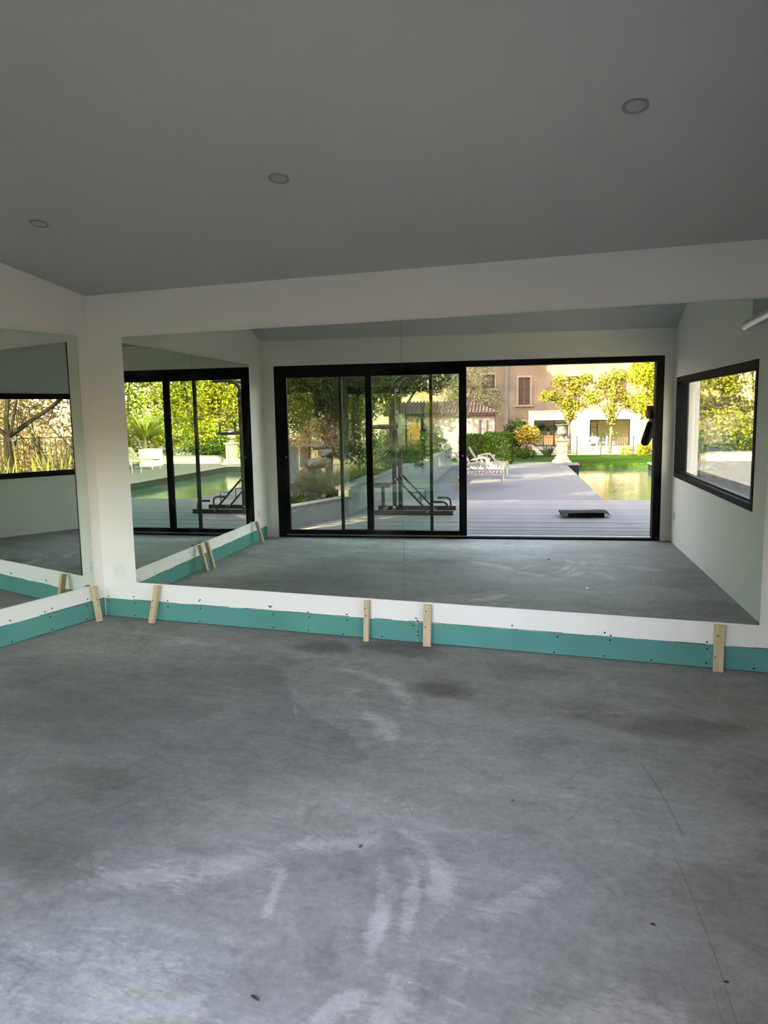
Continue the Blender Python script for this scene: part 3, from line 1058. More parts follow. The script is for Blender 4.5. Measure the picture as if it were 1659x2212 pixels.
litter('leaf_scrap', -0.925, -3.045, [(-0.013, 0.004, 0.004), (-0.004, 0.001, 0.0055), (0.004, -0.002, 0.005), (0.013, -0.004, 0.004)], [0.002, 0.0040, 0.0034, 0.0018], 'curled brown leaf scrap on the concrete near the bottom edge', 'leaf')
litter('leaf_scrap', 0.05, -2.43, [(-0.007, 0.002, 0.003), (0, 0, 0.004), (0.006, -0.003, 0.002)], [0.0015, 0.0032, 0.0012], 'small dark leaf crumb on the concrete at right', 'leaf')
litter('leaf_scrap', 0.23, -2.61, [(-0.006, 0.001, 0.003), (0, 0, 0.004), (0.006, 0.002, 0.002)], [0.0015, 0.0030, 0.0015], 'dark leaf crumb beside the blue chalk line on the floor', 'leaf')
for x, y, lab in ((-0.46, -1.85, 'small crumpled bit of foil on the concrete right of centre'), (-0.91, -2.32, 'tiny bit of foil on the pale trowel swirl')):
    mb = MB()
    bmv = [Vector((random.gauss(0, 1), random.gauss(0, 1), random.gauss(0, 1))).normalized() * random.uniform(0.006, 0.011) for _ in range(14)]
    bm = bmesh.new()
    for q in bmv:
        bm.verts.new((q.x, q.y, max(0, q.z * 0.6 + 0.006)))
    bmesh.ops.convex_hull(bm, input=bm.verts)
    me = bpy.data.meshes.new('foil_scrap')
    bm.to_mesh(me)
    bm.free()
    me.materials.append(M_CHROME)
    o = obj('foil_scrap', me)
    o.location = (x, y, 0)
    tag(o, lab, 'foil')
# ================================================================== OUTDOORS: ground, terraces, pool
M_PLANK = mat('weathered_plank', (0.112, 0.104, 0.103), 0.8, 0.18, 5, color2=(0.160, 0.150, 0.150), stretch=(0.5, 7, 7), bump=0.3, spec=0.15)
M_STEEL_D = M_STEEL
ZL = -0.5


def board_mat(name, color, pitch, axis='Y', gap=0.05):
    """receding deck: narrow dark joints between boards too far away to pick apart"""
    m = mat(name, color, 0.75, 0.10, 4, stretch=(0.4, 4, 4) if axis == 'Y' else (4, 0.4, 4))
    t = m.node_tree
    p = t.nodes['Principled BSDF']
    src = p.inputs['Base Color'].links[0].from_socket
    tc = t.nodes.new('ShaderNodeTexCoord')
    sp = t.nodes.new('ShaderNodeSeparateXYZ')
    t.links.new(tc.outputs['Object'], sp.inputs[0])
    dv = t.nodes.new('ShaderNodeMath')
    dv.operation = 'DIVIDE'
    dv.inputs[1].default_value = pitch
    t.links.new(sp.outputs[axis], dv.inputs[0])
    fr = t.nodes.new('ShaderNodeMath')
    fr.operation = 'FRACT'
    t.links.new(dv.outputs[0], fr.inputs[0])
    gt = t.nodes.new('ShaderNodeMath')
    gt.operation = 'GREATER_THAN'
    gt.inputs[1].default_value = gap
    t.links.new(fr.outputs[0], gt.inputs[0])
    mr = t.nodes.new('ShaderNodeMapRange')
    mr.inputs['To Min'].default_value = 0.45
    t.links.new(gt.outputs[0], mr.inputs['Value'])
    ml = t.nodes.new('ShaderNodeVectorMath')
    ml.operation = 'SCALE'
    t.links.new(src, ml.inputs[0])
    t.links.new(mr.outputs[0], ml.inputs['Scale'])
    t.links.new(ml.outputs[0], p.inputs['Base Color'])
    return m


def struct_box(name, u0, u1, v0, v1, z0, z1, m, label, cat, uc=None):
    o = MB().box(u0, u1, -v1, -v0, z0, z1).build(name, m)
    place(o, 0, 0, 0)
    return tag(o, label, cat, kind='structure')


# upper terrace outside the door: every plank its own board
deck = bpy.data.objects.new('wooden_deck', None)
COL.objects.link(deck)
place(deck, 0, 0, 0)
tag(deck, 'weathered grey plank terrace right outside the sliding door', 'deck', kind='structure')
D0, D1 = 0.26, 4.32
PW, PG = 0.138, 0.010
npl = int((D1 - D0) / (PW + PG))
pm = MB().box(-5.0, 5.0, -PW / 2, PW / 2, -0.027, 0).mesh('plank', M_PLANK)
for i in range(npl):
    o = obj('plank', pm, deck)
    o.location = (4.2, -(D0 + (i + 0.5) * (PW + PG)), -0.03 + random.uniform(-0.002, 0.002))
    o.rotation_euler = (0, 0, random.uniform(-0.0004, 0.0004))
MB().box(-0.8, 9.2, -(D1 + 0.03), -(D1 - 0.02), -0.49, -0.035).build('fascia', M_PLANK, deck)
MB().box(-0.8, 9.2, -(D1 - 0.03), -0.26, -0.32, -0.12).build('subframe', M_DARKGAP, deck)
# steps down hidden behind the terrace edge are left out; the lower terrace continues under the edge

# lower pool terrace with the pool cut out
M_POOLDECK = board_mat('pale_pool_deck', (0.064, 0.067, 0.076), 0.145, 'Y', 0.05)
PU0, PU1, PV0, PV1 = 5.02, 9.06, 5.2, 22.0
STUB0, STUB1 = 19.5, 20.25
pd_ = MB()
for (u0, u1, v0, v1) in ((-1.2, PU0, 4.1, 21.4), (PU1, 15.5, 4.1, 21.4), (PU0, PU1, 4.1, PV0)):
    pd_.box(u0, u1, -v1, -v0, ZL - 0.12, ZL)
o = pd_.build('pool_deck', M_POOLDECK)
place(o, 0, 0, 0)
tag(o, 'pale board terrace around the swimming pool', 'deck', kind='structure')
M_SLATE = mat('dark_pool_liner', (0.008, 0.010, 0.012), 0.9, 0.15, 5, spec=0.0)
M_COPING = mat('pale_stone_coping', (0.068, 0.070, 0.076), 0.8, 0.08, 6)
pool = bpy.data.objects.new('swimming_pool', None)
COL.objects.link(pool)
place(pool, 0, 0, 0)
tag(pool, 'long swimming pool with dark liner sunk in the lower terrace', 'pool', kind='structure')
mb = MB()
mb.box(PU0 - 0.05, PU0 + 0.003, -PV1, -PV0, -2.0, ZL - 0.012)
mb.box(PU1 - 0.003, PU1 + 0.05, -PV1, -PV0, -2.0, ZL - 0.012)
mb.box(PU0, PU1, -PV0, -PV0 + 0.05, -2.0, ZL - 0.012)
mb.box(PU0, PU1, -PV1 - 0.05, -PV1, -2.0, -0.71)
mb.box(PU0, PU1, -PV1, -PV0, -2.1, -2.0)
mb.build('liner', M_SLATE, pool)
for u0, u1 in ((PU0 - 0.02, 5.46), (8.02, PU1 + 0.02)):
    MB().box(u0, u1 - 0.0, -STUB1, -STUB0, -1.9, ZL - 0.01).build('stub_wall', M_SLATE, pool)
    MB().box(u0 - 0.03, u1 + 0.03, -STUB1 - 0.03, -STUB0 + 0.03, ZL - 0.01, ZL + 0.045).build('stub_cap', M_COPING, pool, bevel=0.006)
MB().box(PU0 - 0.05, PU1 + 0.05, -PV1 - 0.22, -PV1 + 0.0, -0.73, -0.695).build('overflow_lip', M_COPING, pool)
MB().box(PU0 - 0.30, PU0 + 0.02, -19.5, -PV0, ZL - 0.01, ZL + 0.004).build('coping', M_COPING, pool)
MB().box(PU1 - 0.02, PU1 + 0.30, -19.5, -PV0, ZL - 0.01, ZL + 0.004).build('coping', M_COPING, pool)
M_WATER = bpy.data.materials.new('pool_water')
M_WATER.use_nodes = True
t = M_WATER.node_tree
p = t.nodes['Principled BSDF']
p.inputs['Base Color'].default_value = (0.02, 0.045, 0.04, 1)
p.inputs['Roughness'].default_value = 0.02
p.inputs['IOR'].default_value = 1.33
p.inputs['Specular IOR Level'].default_value = 0.5
tc = t.nodes.new('ShaderNodeTexCoord')
mp = t.nodes.new('ShaderNodeMapping')
mp.inputs['Scale'].default_value = (1.2, 4.0, 1)
nz = t.nodes.new('ShaderNodeTexNoise')
nz.inputs['Scale'].default_value = 3.0
nz.inputs['Detail'].default_value = 3
b = t.nodes.new('ShaderNodeBump')
b.inputs['Strength'].default_value = 0.16
b.inputs['Distance'].default_value = 0.02
t.links.new(tc.outputs['Object'], mp.inputs[0])
t.links.new(mp.outputs[0], nz.inputs['Vector'])
t.links.new(nz.outputs['Fac'], b.inputs['Height'])
t.links.new(b.outputs[0], p.inputs['Normal'])
wt = MB().box(PU0 + 0.004, PU1 - 0.004, -PV1 + 0.01, -PV0 - 0.01, -0.80, -0.735).build('water', M_WATER, pool)

# lawn, courtyard and garden ground
M_GRASS = mat('lawn_grass', (0.011, 0.027, 0.005), 0.9, 0.3, 14, color2=(0.026, 0.052, 0.010), bump=0.6, bscale=60, spec=0.0)
M_SOIL = mat('garden_soil', (0.045, 0.034, 0.02), 0.95, 0.3, 9, color2=(0.07, 0.06, 0.03), bump=0.5)
M_GRAVEL = mat('pale_gravel', (0.20, 0.18, 0.145), 0.95, 0.12, 30, bump=0.4)


def slab_path(name, prof, u0, u1, m, label, cat):
    """ground strip that follows a height profile [(v, z)...]"""
    vs, fs = [], []
    for v, z in prof:
        vs += [(u0, -v, z), (u1, -v, z), (u0, -v, z - 0.6), (u1, -v, z - 0.6)]
    n = len(prof)
    for i in range(n - 1):
        o_ = i * 4
        fs += [(o_, o_ + 1, o_ + 5, o_ + 4), (o_ + 2, o_ + 6, o_ + 7, o_ + 3), (o_, o_ + 4, o_ + 6, o_ + 2), (o_ + 1, o_ + 3, o_ + 7, o_ + 5)]
    fs += [(0, 2, 3, 1), (n * 4 - 4, n * 4 - 3, n * 4 - 1, n * 4 - 2)]
    o = MB().add(vs, fs).build(name, m)
    place(o, 0, 0, 0)
    return tag(o, label, cat, kind='structure')


slab_path('lawn', [(21.38, -0.56), (26, -0.70), (36.2, -1.07)], -12, 30, M_GRASS, 'green lawn strip beyond the pool terrace', 'lawn')
slab_path('courtyard', [(36.2, -1.07), (44, -1.22), (60, -1.34)], -30, 40, M_GRAVEL, 'pale gravel courtyard in front of the old house', 'courtyard')
slab_path('garden_ground', [(-40, -0.35), (21.5, -0.75)], 15.4, 80, M_SOIL, 'garden ground right of the pool', 'ground')
slab_path('garden_bed', [(-40, -0.14), (4.2, -0.14)], 9.2, 15.5, M_SOIL, 'planted bed right of the building', 'ground')
struct_box('gravel_strip', 5.1, 9.25, -30, 0.3, -0.7, -0.12, M_GRAVEL, 'gravel strip along the window wall', 'ground')
slab_path('hill_ground', [(-40, -0.10), (40, -0.25)], -60, -1.15, M_SOIL, 'garden ground on the planter side', 'ground')
struct_box('wide_ground', -90, 90, -90, 120, -2.6, -1.9, M_SOIL, 'ground of the surrounding garden', 'ground')

# ------------------------------------------------------------------ planter walls
M_RENDER = mat('white_render', (0.145, 0.147, 0.145), 0.85, 0.06, 5, bump=0.35, bscale=70)
M_CAP = mat('grey_wall_cap', (0.095, 0.096, 0.098), 0.75, 0.08, 8)


def wall_poly(name, poly, z0, z1, label, cap=0.045, over=0.035, m=M_RENDER):
    """plan polygon in (u, v) raised as a rendered wall with a stone cap"""
    root = thing(name, label, 'wall', 0, 0, 0)
    root['kind'] = 'structure'
    MB().prism([(a_, -b_) for a_, b_ in poly], z0, z1 - cap).build('masonry', m, root)
    c = (sum(q[0] for q in poly) / len(poly), sum(q[1] for q in poly) / len(poly))
    big = []
    for a_, b_ in poly:
        d = Vector((a_ - c[0], b_ - c[1]))
        big.append((a_ + (over if d.x > 0 else -over), b_ + (over if d.y > 0 else -over)))
    MB().prism([(a_, -b_) for a_, b_ in big], z1 - cap, z1).build('cap', M_CAP, root)
    return root


wall_poly('planter_wall', [(-0.32, 0.55), (-0.14, 0.45), (0.56, 2.20), (0.38, 2.28)], -0.1, 0.26, 'low white planter wall with grey cap beside the terrace, nearest the door')
wall_poly('planter_wall', [(0.38, 2.28), (0.56, 2.20), (0.66, 4.2), (0.46, 4.2)], -0.6, 0.41, 'higher white planter wall running on from the low one')
wall_poly('garden_wall', [(0.46, 4.2), (0.66, 4.2), (0.80, 8.2), (0.60, 8.2)], -0.6, 0.36, 'white garden wall behind the gym rack', cap=0.02, over=0.005)
wall_poly('garden_wall', [(0.60, 8.2), (0.80, 8.2), (0.82, 19.2), (0.62, 19.2)], -0.6, 0.22, 'long white garden wall behind the loungers', cap=0.02, over=0.005)
wall_poly('boundary_wall', [(-2.35, -0.5), (-2.15, -0.5), (-1.35, 6.2), (-1.55, 6.2)], -0.2, 1.0, 'tall white wall at the back of the planter', cap=0.02, over=0.0)
o = MB().prism([(-2.1, -0.4), (-0.30, -0.6), (0.40, -2.3), (0.50, -4.3), (-1.5, -4.3)], -0.15, 0.14).build('planter_soil', M_SOIL)
place(o, 0, 0, 0)
tag(o, 'dark soil filling the planter', 'soil', kind='structure')
struct_box('bank_soil', -6.0, 0.62, 4.28, 19.2, -0.4, 0.12, M_SOIL, 'soil bank behind the garden wall', 'soil')
wall_poly('terrace_edge_wall', [(10.2, 21.6), (15.2, 22.6), (15.2, 22.9), (10.2, 21.9)], -0.9, -0.18, 'low stone edge wall behind the right hand urn', cap=0.05, m=mat('warm_rubble', (0.42, 0.35, 0.25), 0.9, 0.35, 14, bump=0.5))
# ================================================================== PLANTS
RNG = np.random.RandomState(7)


def unit(n):
    d = RNG.normal(size=(n, 3))
    return d / np.linalg.norm(d, axis=1, keepdims=True)


def leaf_quads(pos, nrm, L, Wd):
    """one rhombic leaf per position, lying across nrm"""
    n = len(pos)
    r = unit(n)
    a = np.cross(nrm, r)
    a /= np.linalg.norm(a, axis=1, keepdims=True) + 1e-9
    b = np.cross(nrm, a)
    s = RNG.uniform(0.65, 1.3, (n, 1))
    V = np.stack([pos - a * L * s / 2, pos + b * Wd * s / 2 + nrm * 0.12 * L, pos + a * L * s / 2, pos - b * Wd * s / 2 + nrm * 0.12 * L], 1).reshape(-1, 3)
    F = np.arange(4 * n).reshape(-1, 4)
    return V, F


def crown(blobs, n, L, Wd, lo=0.55, out=0.5):
    w = np.array([b[3] * b[4] * b[5] for b in blobs]) ** 0.67
    k = RNG.choice(len(blobs), n, p=w / w.sum())
    B = np.array(blobs, float)[k]
    d = unit(n)
    r = lo + (1 - lo) * RNG.rand(n, 1) ** 0.6
    pos = B[:, :3] + d * r * B[:, 3:6] * (1 + 0.10 * np.sin(d[:, :1] * 9 + d[:, 2:] * 7))
    nrm = d * out + unit(n) * (1 - out) + np.array([0, 0, 0.25])
    nrm /= np.linalg.norm(nrm, axis=1, keepdims=True)
    return leaf_quads(pos, nrm, L, Wd)


def box_leaves(x0, x1, y0, y1, z0, z1, n, L, Wd, jit=0.05):
    """clipped hedge block: leaves on the faces of a box"""
    dx, dy, dz = x1 - x0, y1 - y0, z1 - z0
    ar = np.array([dy * dz, dy * dz, dx * dz, dx * dz, dx * dy])
    k = RNG.choice(5, n, p=ar / ar.sum())
    q = RNG.rand(n, 3) * np.array([dx, dy, dz]) + np.array([x0, y0, z0])
    N = np.zeros((n, 3))
    for i, (ax, val, s) in enumerate(((0, x0, -1), (0, x1, 1), (1, y0, -1), (1, y1, 1), (2, z1, 1))):
        m = k == i
        q[m, ax] = val
        N[m, ax] = s
    # round the edges a little
    c = np.array([(x0 + x1) / 2, (y0 + y1) / 2, (z0 + z1) / 2])
    h = np.array([dx, dy, dz]) / 2
    e = np.abs((q - c) / h) ** 6
    q = c + (q - c) / (e.sum(1, keepdims=True) ** (1 / 6)) ** 0.6
    q += RNG.normal(size=q.shape) * jit
    N = N * 0.6 + unit(n) * 0.6
    N /= np.linalg.norm(N, axis=1, keepdims=True)
    return leaf_quads(q, N, L, Wd)


def blades(n, base_r, h, w, lean, seg=4, droop=0.5, zmin=0.0):
    """arching grass or sword leaves"""
    a = RNG.rand(n) * 2 * np.pi
    br = base_r * np.sqrt(RNG.rand(n))
    hh = h * RNG.uniform(0.6, 1.1, n)
    ln = lean * RNG.uniform(0.2, 1.0, n)
    dirx, diry = np.cos(a), np.sin(a)
    V = np.zeros((n, seg + 1, 2, 3))
    for i in range(seg + 1):
        t = i / seg
        r = br + hh * np.sin(ln) * t * (1 + droop * t)
        z = hh * (t * np.cos(ln * 0.7) - droop * 0.6 * ln * t ** 2.5)
        wd = w * (1 - 0.9 * t ** 1.5) * (0.6 + 0.8 * min(1, t * 3))
        for k, s in enumerate((-1, 1)):
            V[:, i, k, 0] = dirx * r - diry * s * wd / 2
            V[:, i, k, 1] = diry * r + dirx * s * wd / 2
            V[:, i, k, 2] = np.maximum(z, zmin)
    F = []
    base = (np.arange(n) * (seg + 1) * 2)[:, None]
    for i in range(seg):
        o_ = i * 2
        F.append(base + np.array([o_, o_ + 1, o_ + 3, o_ + 2])[None])
    return V.reshape(-1, 3), np.concatenate(F, 0)


def branch(mb, p, d, L, r, depth, rnd, spread=0.6, n=5, up=0.15):
    pts, rs = [p], [r]
    q = Vector(p)
    dd = Vector(d).normalized()
    k = 4
    for i in range(k):
        dd = (dd + Vector((rnd.gauss(0, 0.13), rnd.gauss(0, 0.13), rnd.gauss(0, 0.08) + up * 0.2))).normalized()
        q = q + dd * (L / k)
        pts.append(q.copy())
        rs.append(r * (1 - 0.45 * (i + 1) / k))
    mb.tube(pts, rs, n if depth > 1 else 4, cap=depth > 2)
    if depth <= 0:
        return
    for j in range(rnd.choice((2, 3)) + (1 if depth > 2 else 0)):
        i = rnd.choice((2, 3, 4)) if j else 4
        ax = Vector((rnd.gauss(0, 1), rnd.gauss(0, 1), rnd.gauss(0, 0.6))).normalized()
        nd = (dd + ax * spread * rnd.uniform(0.6, 1.3) + Vector((0, 0, up))).normalized()
        branch(mb, pts[i], nd, L * rnd.uniform(0.55, 0.8), rs[i] * rnd.uniform(0.55, 0.8), depth - 1, rnd, spread, n, up)


M_BARK = mat('grey_bark', (0.05, 0.043, 0.036), 0.9, 0.3, 12, stretch=(4, 4, 1), bump=0.5)
M_DBARK = mat('dark_bark', (0.009, 0.008, 0.007), 0.95, 0.3, 12, spec=0.0, stretch=(4, 4, 1), bump=0.5)
L_DARK = leaf_mat('evergreen_leaves', (0.007, 0.014, 0.004), (0.016, 0.028, 0.007), (0.04, 0.055, 0.016), 0.25, 0.5)
L_LAUREL = leaf_mat('laurel_leaves', (0.0527, 0.0806, 0.0062), (0.1488, 0.1674, 0.0099), (0.2356, 0.2232, 0.0186), 0.4)
L_YOUNG = leaf_mat('young_tree_leaves', (0.0527, 0.0620, 0.0074), (0.1240, 0.1302, 0.0155), (0.1860, 0.1736, 0.0310), 0.4)
L_OLIVE = leaf_mat('olive_leaves', (0.03, 0.037, 0.022), (0.06, 0.066, 0.042), (0.10, 0.10, 0.07), 0.3)
L_HEDGE = leaf_mat('box_hedge_leaves', (0.009, 0.024, 0.005), (0.022, 0.048, 0.009), (0.05, 0.08, 0.016), 0.3)
L_YELLOW = leaf_mat('yellow_shrub_leaves', (0.0868, 0.0744, 0.0124), (0.1612, 0.1364, 0.0248), (0.2108, 0.1860, 0.0558), 0.4)
L_GRASS = leaf_mat('fountain_grass', (0.032, 0.045, 0.018), (0.06, 0.075, 0.032), (0.12, 0.115, 0.06), 0.35)
L_PALM = leaf_mat('palm_leaves', (0.0744, 0.1116, 0.0186), (0.1736, 0.2108, 0.0372), (0.2480, 0.2604, 0.0620), 0.4)
L_YUCCA = leaf_mat('sword_leaves', (0.0434, 0.0558, 0.0155), (0.1054, 0.1178, 0.0279), (0.1984, 0.1860, 0.0496), 0.4)
L_DRY = leaf_mat('dry_brush', (0.0806, 0.0558, 0.0279), (0.1860, 0.1395, 0.0682), (0.2852, 0.2294, 0.1240), 0.4)
L_DEAD = leaf_mat('dead_plant', (0.08, 0.055, 0.03), (0.17, 0.12, 0.06), (0.25, 0.19, 0.10), 0.3)


def tree(name, label, u, v, z, blobs, n, L, Wd, lm, trunk=None, bark=None, group=None, cat='tree', lo=0.5, limbs=4):
    """trunk and limbs reaching into the crown blobs; blob = (x, y, z, rx, ry, rz) local, y towards the room"""
    root = thing(name, label, cat, u, v, z, 0, group)
    if trunk:
        mb = MB()
        h, r = trunk
        rnd = random.Random(int(abs(u * 100) + abs(v * 10)))
        top = Vector((rnd.uniform(-0.1, 0.1), rnd.uniform(-0.1, 0.1), h))
        mb.tube([(0, 0, -0.1), (0.02, 0.0, h * 0.5), top], [r * 1.25, r, r * 0.8], 8)
        for b_ in sorted(blobs, key=lambda q: -q[3])[:limbs + 2]:
            c = Vector(b_[:3])
            m = (top + c) / 2 + Vector((0, 0, 0.15))
            mb.tube([top, m, c], [r * 0.6, r * 0.38, r * 0.15], 5)
        mb.build('trunk', bark or M_BARK, root, True)
    V, F = crown(blobs, n, L, Wd, lo)
    f = obj('foliage', np_mesh('foliage', V, F, lm), root)
    f['kind'] = 'stuff'
    return root


def rblobs(n, cx, cy, cz, sx, sy, sz, r, seed):
    rnd = random.Random(seed)
    return [(cx + rnd.uniform(-sx, sx), cy + rnd.uniform(-sy, sy), cz + rnd.uniform(-sz, sz), r * rnd.uniform(.7, 1.25), r * rnd.uniform(.7, 1.25), r * rnd.uniform(.7, 1.15)) for _ in range(n)]


# ---- evergreens over the planter and along the garden wall (they shade the pool terrace)
EG = 'dark evergreens behind the garden wall'
tree('evergreen_tree', 'dark leafy evergreen filling the leftmost door pane above the rocks', -1.5, 5.6, 0.1, rblobs(9, 0.1, 0.1, 2.6, 0.9, 0.5, 1.1, 0.75, 1), 17000, 0.085, 0.028, L_DARK, (1.6, 0.09), M_DBARK, EG)
tree('evergreen_tree', 'dark drooping evergreen hanging over the white wall in the second door pane', -0.55, 5.5, 0.1, rblobs(9, 0.25, 0.05, 1.9, 0.42, 0.35, 1.05, 0.52, 2), 17000, 0.085, 0.026, L_DARK, (1.0, 0.07), M_DBARK, EG)
tree('evergreen_tree', 'tall dark evergreen behind the gym rack and garden wall', -2.4, 10.5, 0.1, rblobs(11, 0, 0, 3.6, 1.5, 1.2, 1.7, 1.05, 3), 10000, 0.13, 0.055, L_DARK, (2.2, 0.13), M_DBARK, EG)
tree('evergreen_tree', 'tall dark evergreen behind the row of loungers', -2.9, 15.2, 0.1, rblobs(12, 0, 0, 3.9, 1.7, 1.5, 1.8, 1.15, 4), 10000, 0.14, 0.06, L_DARK, (2.3, 0.14), M_DBARK, EG)
tree('evergreen_tree', 'tall dark evergreen at the back end of the garden wall', -3.4, 21.0, -0.2, rblobs(10, 0, 0, 4.2, 1.7, 1.6, 1.9, 1.15, 5), 22000, 0.14, 0.06, L_DARK, (2.6, 0.15), M_DBARK, EG)
tree('evergreen_tree', 'broad evergreen beside the left end of the building', -3.6, -1.6, 0.0, rblobs(12, 0, 0, 3.8, 1.2, 1.6, 2.0, 1.2, 9), 22000, 0.14, 0.06, L_DARK, (2.2, 0.14), M_DBARK, EG)
tree('evergreen_tree', 'broad evergreen at the planter end behind the tall white wall', -4.2, 2.2, 0.0, rblobs(10, 0, 0, 3.6, 1.2, 1.8, 1.9, 1.2, 6), 20000, 0.14, 0.06, L_DARK, (2.2, 0.14), M_DBARK, EG)
for i, (u, v, r, lab) in enumerate(((-0.15, 9.4, 0.55, 'bushy shrub spilling over the garden wall, nearest the rack'), (-0.25, 12.4, 0.6, 'bushy shrub behind the first lounger on the wall top'), (-0.3, 16.0, 0.65, 'bushy shrub behind the last lounger on the wall top'))):
    tree('wall_shrub', lab, u, v, 0.1, rblobs(5, 0.25, 0, 0.42, 0.35, 0.9, 0.2, r, 20 + i), 5000, 0.08, 0.03, leaf_mat('wall_shrub_leaves', (0.014, 0.028, 0.012), (0.028, 0.052, 0.022), (0.055, 0.08, 0.038), 0.3), None, None, 'shrubs on the garden wall', 'shrub')

# ---- planter: grasses, dead shrub, rocks
def tuft(label, u, v, z, n, h, w, lean, lm, group, name='grass_tuft', r=0.10):
    V, F = blades(n, r, h, w, lean, 5)
    o = obj(name, np_mesh(name, V, F, lm))
    place(o, u, v, z)
    return tag(o, label, 'grass', group)


GR = 'fountain grasses in the planter'
tuft('big arching fountain grass in the planter corner by the low wall', 0.20, 3.0, 0.12, 900, 0.62, 0.007, 1.15, L_GRASS, GR)
tuft('arching fountain grass in the planter beside the rocks', -0.06, 3.5, 0.12, 700, 0.60, 0.007, 1.1, L_GRASS, GR)
tuft('spiky green tuft behind the wall, right of the second door pane', 0.22, 5.0, 0.12, 500, 0.62, 0.012, 0.9, leaf_mat('green_tuft', (0.04, 0.08, 0.02), (0.09, 0.16, 0.04), (0.16, 0.24, 0.07), 0.3), GR)
M_ROCK = mat('grey_rock', (0.05, 0.047, 0.042), 0.9, 0.35, 5, color2=(0.09, 0.083, 0.072), bump=0.8, bscale=14)


def rock(label, u, v, z, sx, sy, sz, seed, name='boulder', flat=None):
    bm = bmesh.new()
    bmesh.ops.create_icosphere(bm, subdivisions=3, radius=1.0)
    r = np.random.RandomState(seed)
    offs = r.normal(size=(30, 3))
    offs /= np.linalg.norm(offs, axis=1, keepdims=True)
    cut = r.uniform(0.55, 0.95, 30)
    for vv in bm.verts:
        c = np.array(vv.co)
        for o_, k in zip(offs, cut):
            t_ = c @ o_
            if t_ > k:
                c = c - o_ * (t_ - k)
        c += r.normal(size=3) * 0.03
        if flat is not None:
            c[2] = min(c[2], flat)
        vv.co = (c[0] * sx, c[1] * sy, max(c[2], -0.75) * sz + 0.75 * sz)
    me = bpy.data.meshes.new(name)
    bm.to_mesh(me)
    bm.free()
    me.materials.append(M_ROCK)
    o = obj(name, me)
    place(o, u, v, z, r.uniform(-0.3, 0.3))
    return tag(o, label, 'rock', 'rocks of the planter fountain')


rock('large grey boulder with a flat top, base of the planter fountain', -0.50, 4.05, 0.13, 0.42, 0.30, 0.30, 3, flat=0.75)
rock('flat grey rock slab on top of the large boulder', -0.42, 4.06, 0.56, 0.38, 0.24, 0.13, 5, 'rock_slab')
rock('grey block on the rock slab, right side', -0.26, 4.08, 0.74, 0.17, 0.14, 0.11, 8)
rock('dark round rock on the very top of the fountain rocks', -0.40, 4.15, 0.88, 0.17, 0.13, 0.09, 9)
rock('small brown rock in the planter in front of the fountain', -0.02, 3.0, 0.13, 0.10, 0.09, 0.07, 12)
root = thing('dead_shrub', 'bare brown shrub rising behind the planter rocks', 'shrub', -0.55, 4.55, 0.13)
mb = MB()
rnd = random.Random(3)
for k in range(9):
    branch(mb, (rnd.uniform(-.25, .25), rnd.uniform(-.1, .1), 0), (rnd.gauss(0, .25), rnd.gauss(0, .25), 1), 0.62, 0.008, 3, rnd, 0.45, 4, 0.3)
mb.build('twigs', mat('brown_twigs', (0.10, 0.07, 0.04), 0.9, 0.3, 20), root)
V, F = crown(rblobs(7, 0, 0, 1.0, 0.35, 0.15, 0.25, 0.22, 8), 2200, 0.035, 0.018, 0.1)
obj('dry_leaves', np_mesh('dry_leaves', V, F, L_DEAD), root)['kind'] = 'stuff'
root = thing('dead_stalks', 'few bare stalks standing in the planter soil', 'plant', -0.36, 2.6, 0.13)
mb = MB()
for k in range(6):
    x = rnd.uniform(-.18, .18)
    mb.tube([(x, rnd.uniform(-.06, .06), 0), (x + rnd.gauss(0, .02), 0, 0.12), (x + rnd.gauss(0, .03), 0, rnd.uniform(.18, .3))], [0.009, 0.007, 0.003], 5)
mb.build('stalks', mat('brown_stalk', (0.09, 0.07, 0.05), 0.9, 0.3, 20), root)
V, F = crown([(0, 0, 0.03, 0.7, 0.3, 0.06)], 2500, 0.05, 0.03, 0.1)
o = obj('ground_cover', np_mesh('ground_cover', V, F, L_HEDGE))
place(o, -0.62, 2.5, 0.14)
tag(o, 'low green ground cover in the planter soil', 'plant', kind='stuff')

# ---- clipped hedge by the pool terrace
for (u0, u1, v0, v1, z1, lab, n) in ((1.98, 3.02, 20.1, 21.2, 0.66, 'clipped dark hedge block behind the loungers, the right and larger one', 11000), (1.05, 1.93, 20.4, 21.4, 0.58, 'clipped dark hedge block beside the door stile, the left and smaller one', 9000)):
    root = thing('clipped_hedge', lab, 'hedge', (u0 + u1) / 2, (v0 + v1) / 2, ZL, 0, 'clipped hedge blocks')
    h = z1 - ZL
    V, F = box_leaves(-(u1 - u0) / 2, (u1 - u0) / 2, -(v1 - v0) / 2, (v1 - v0) / 2, 0.02, h, n, 0.055, 0.035, 0.04)
    obj('foliage', np_mesh('foliage', V, F, L_HEDGE), root)['kind'] = 'stuff'
    MB().box(-(u1 - u0) / 2 + .07, (u1 - u0) / 2 - .07, -(v1 - v0) / 2 + .07, (v1 - v0) / 2 - .07, 0, h - 0.08).build('inner_twigs', mat('hedge_core', (0.03, 0.045, 0.015), 0.95, 0.3, 20), root)

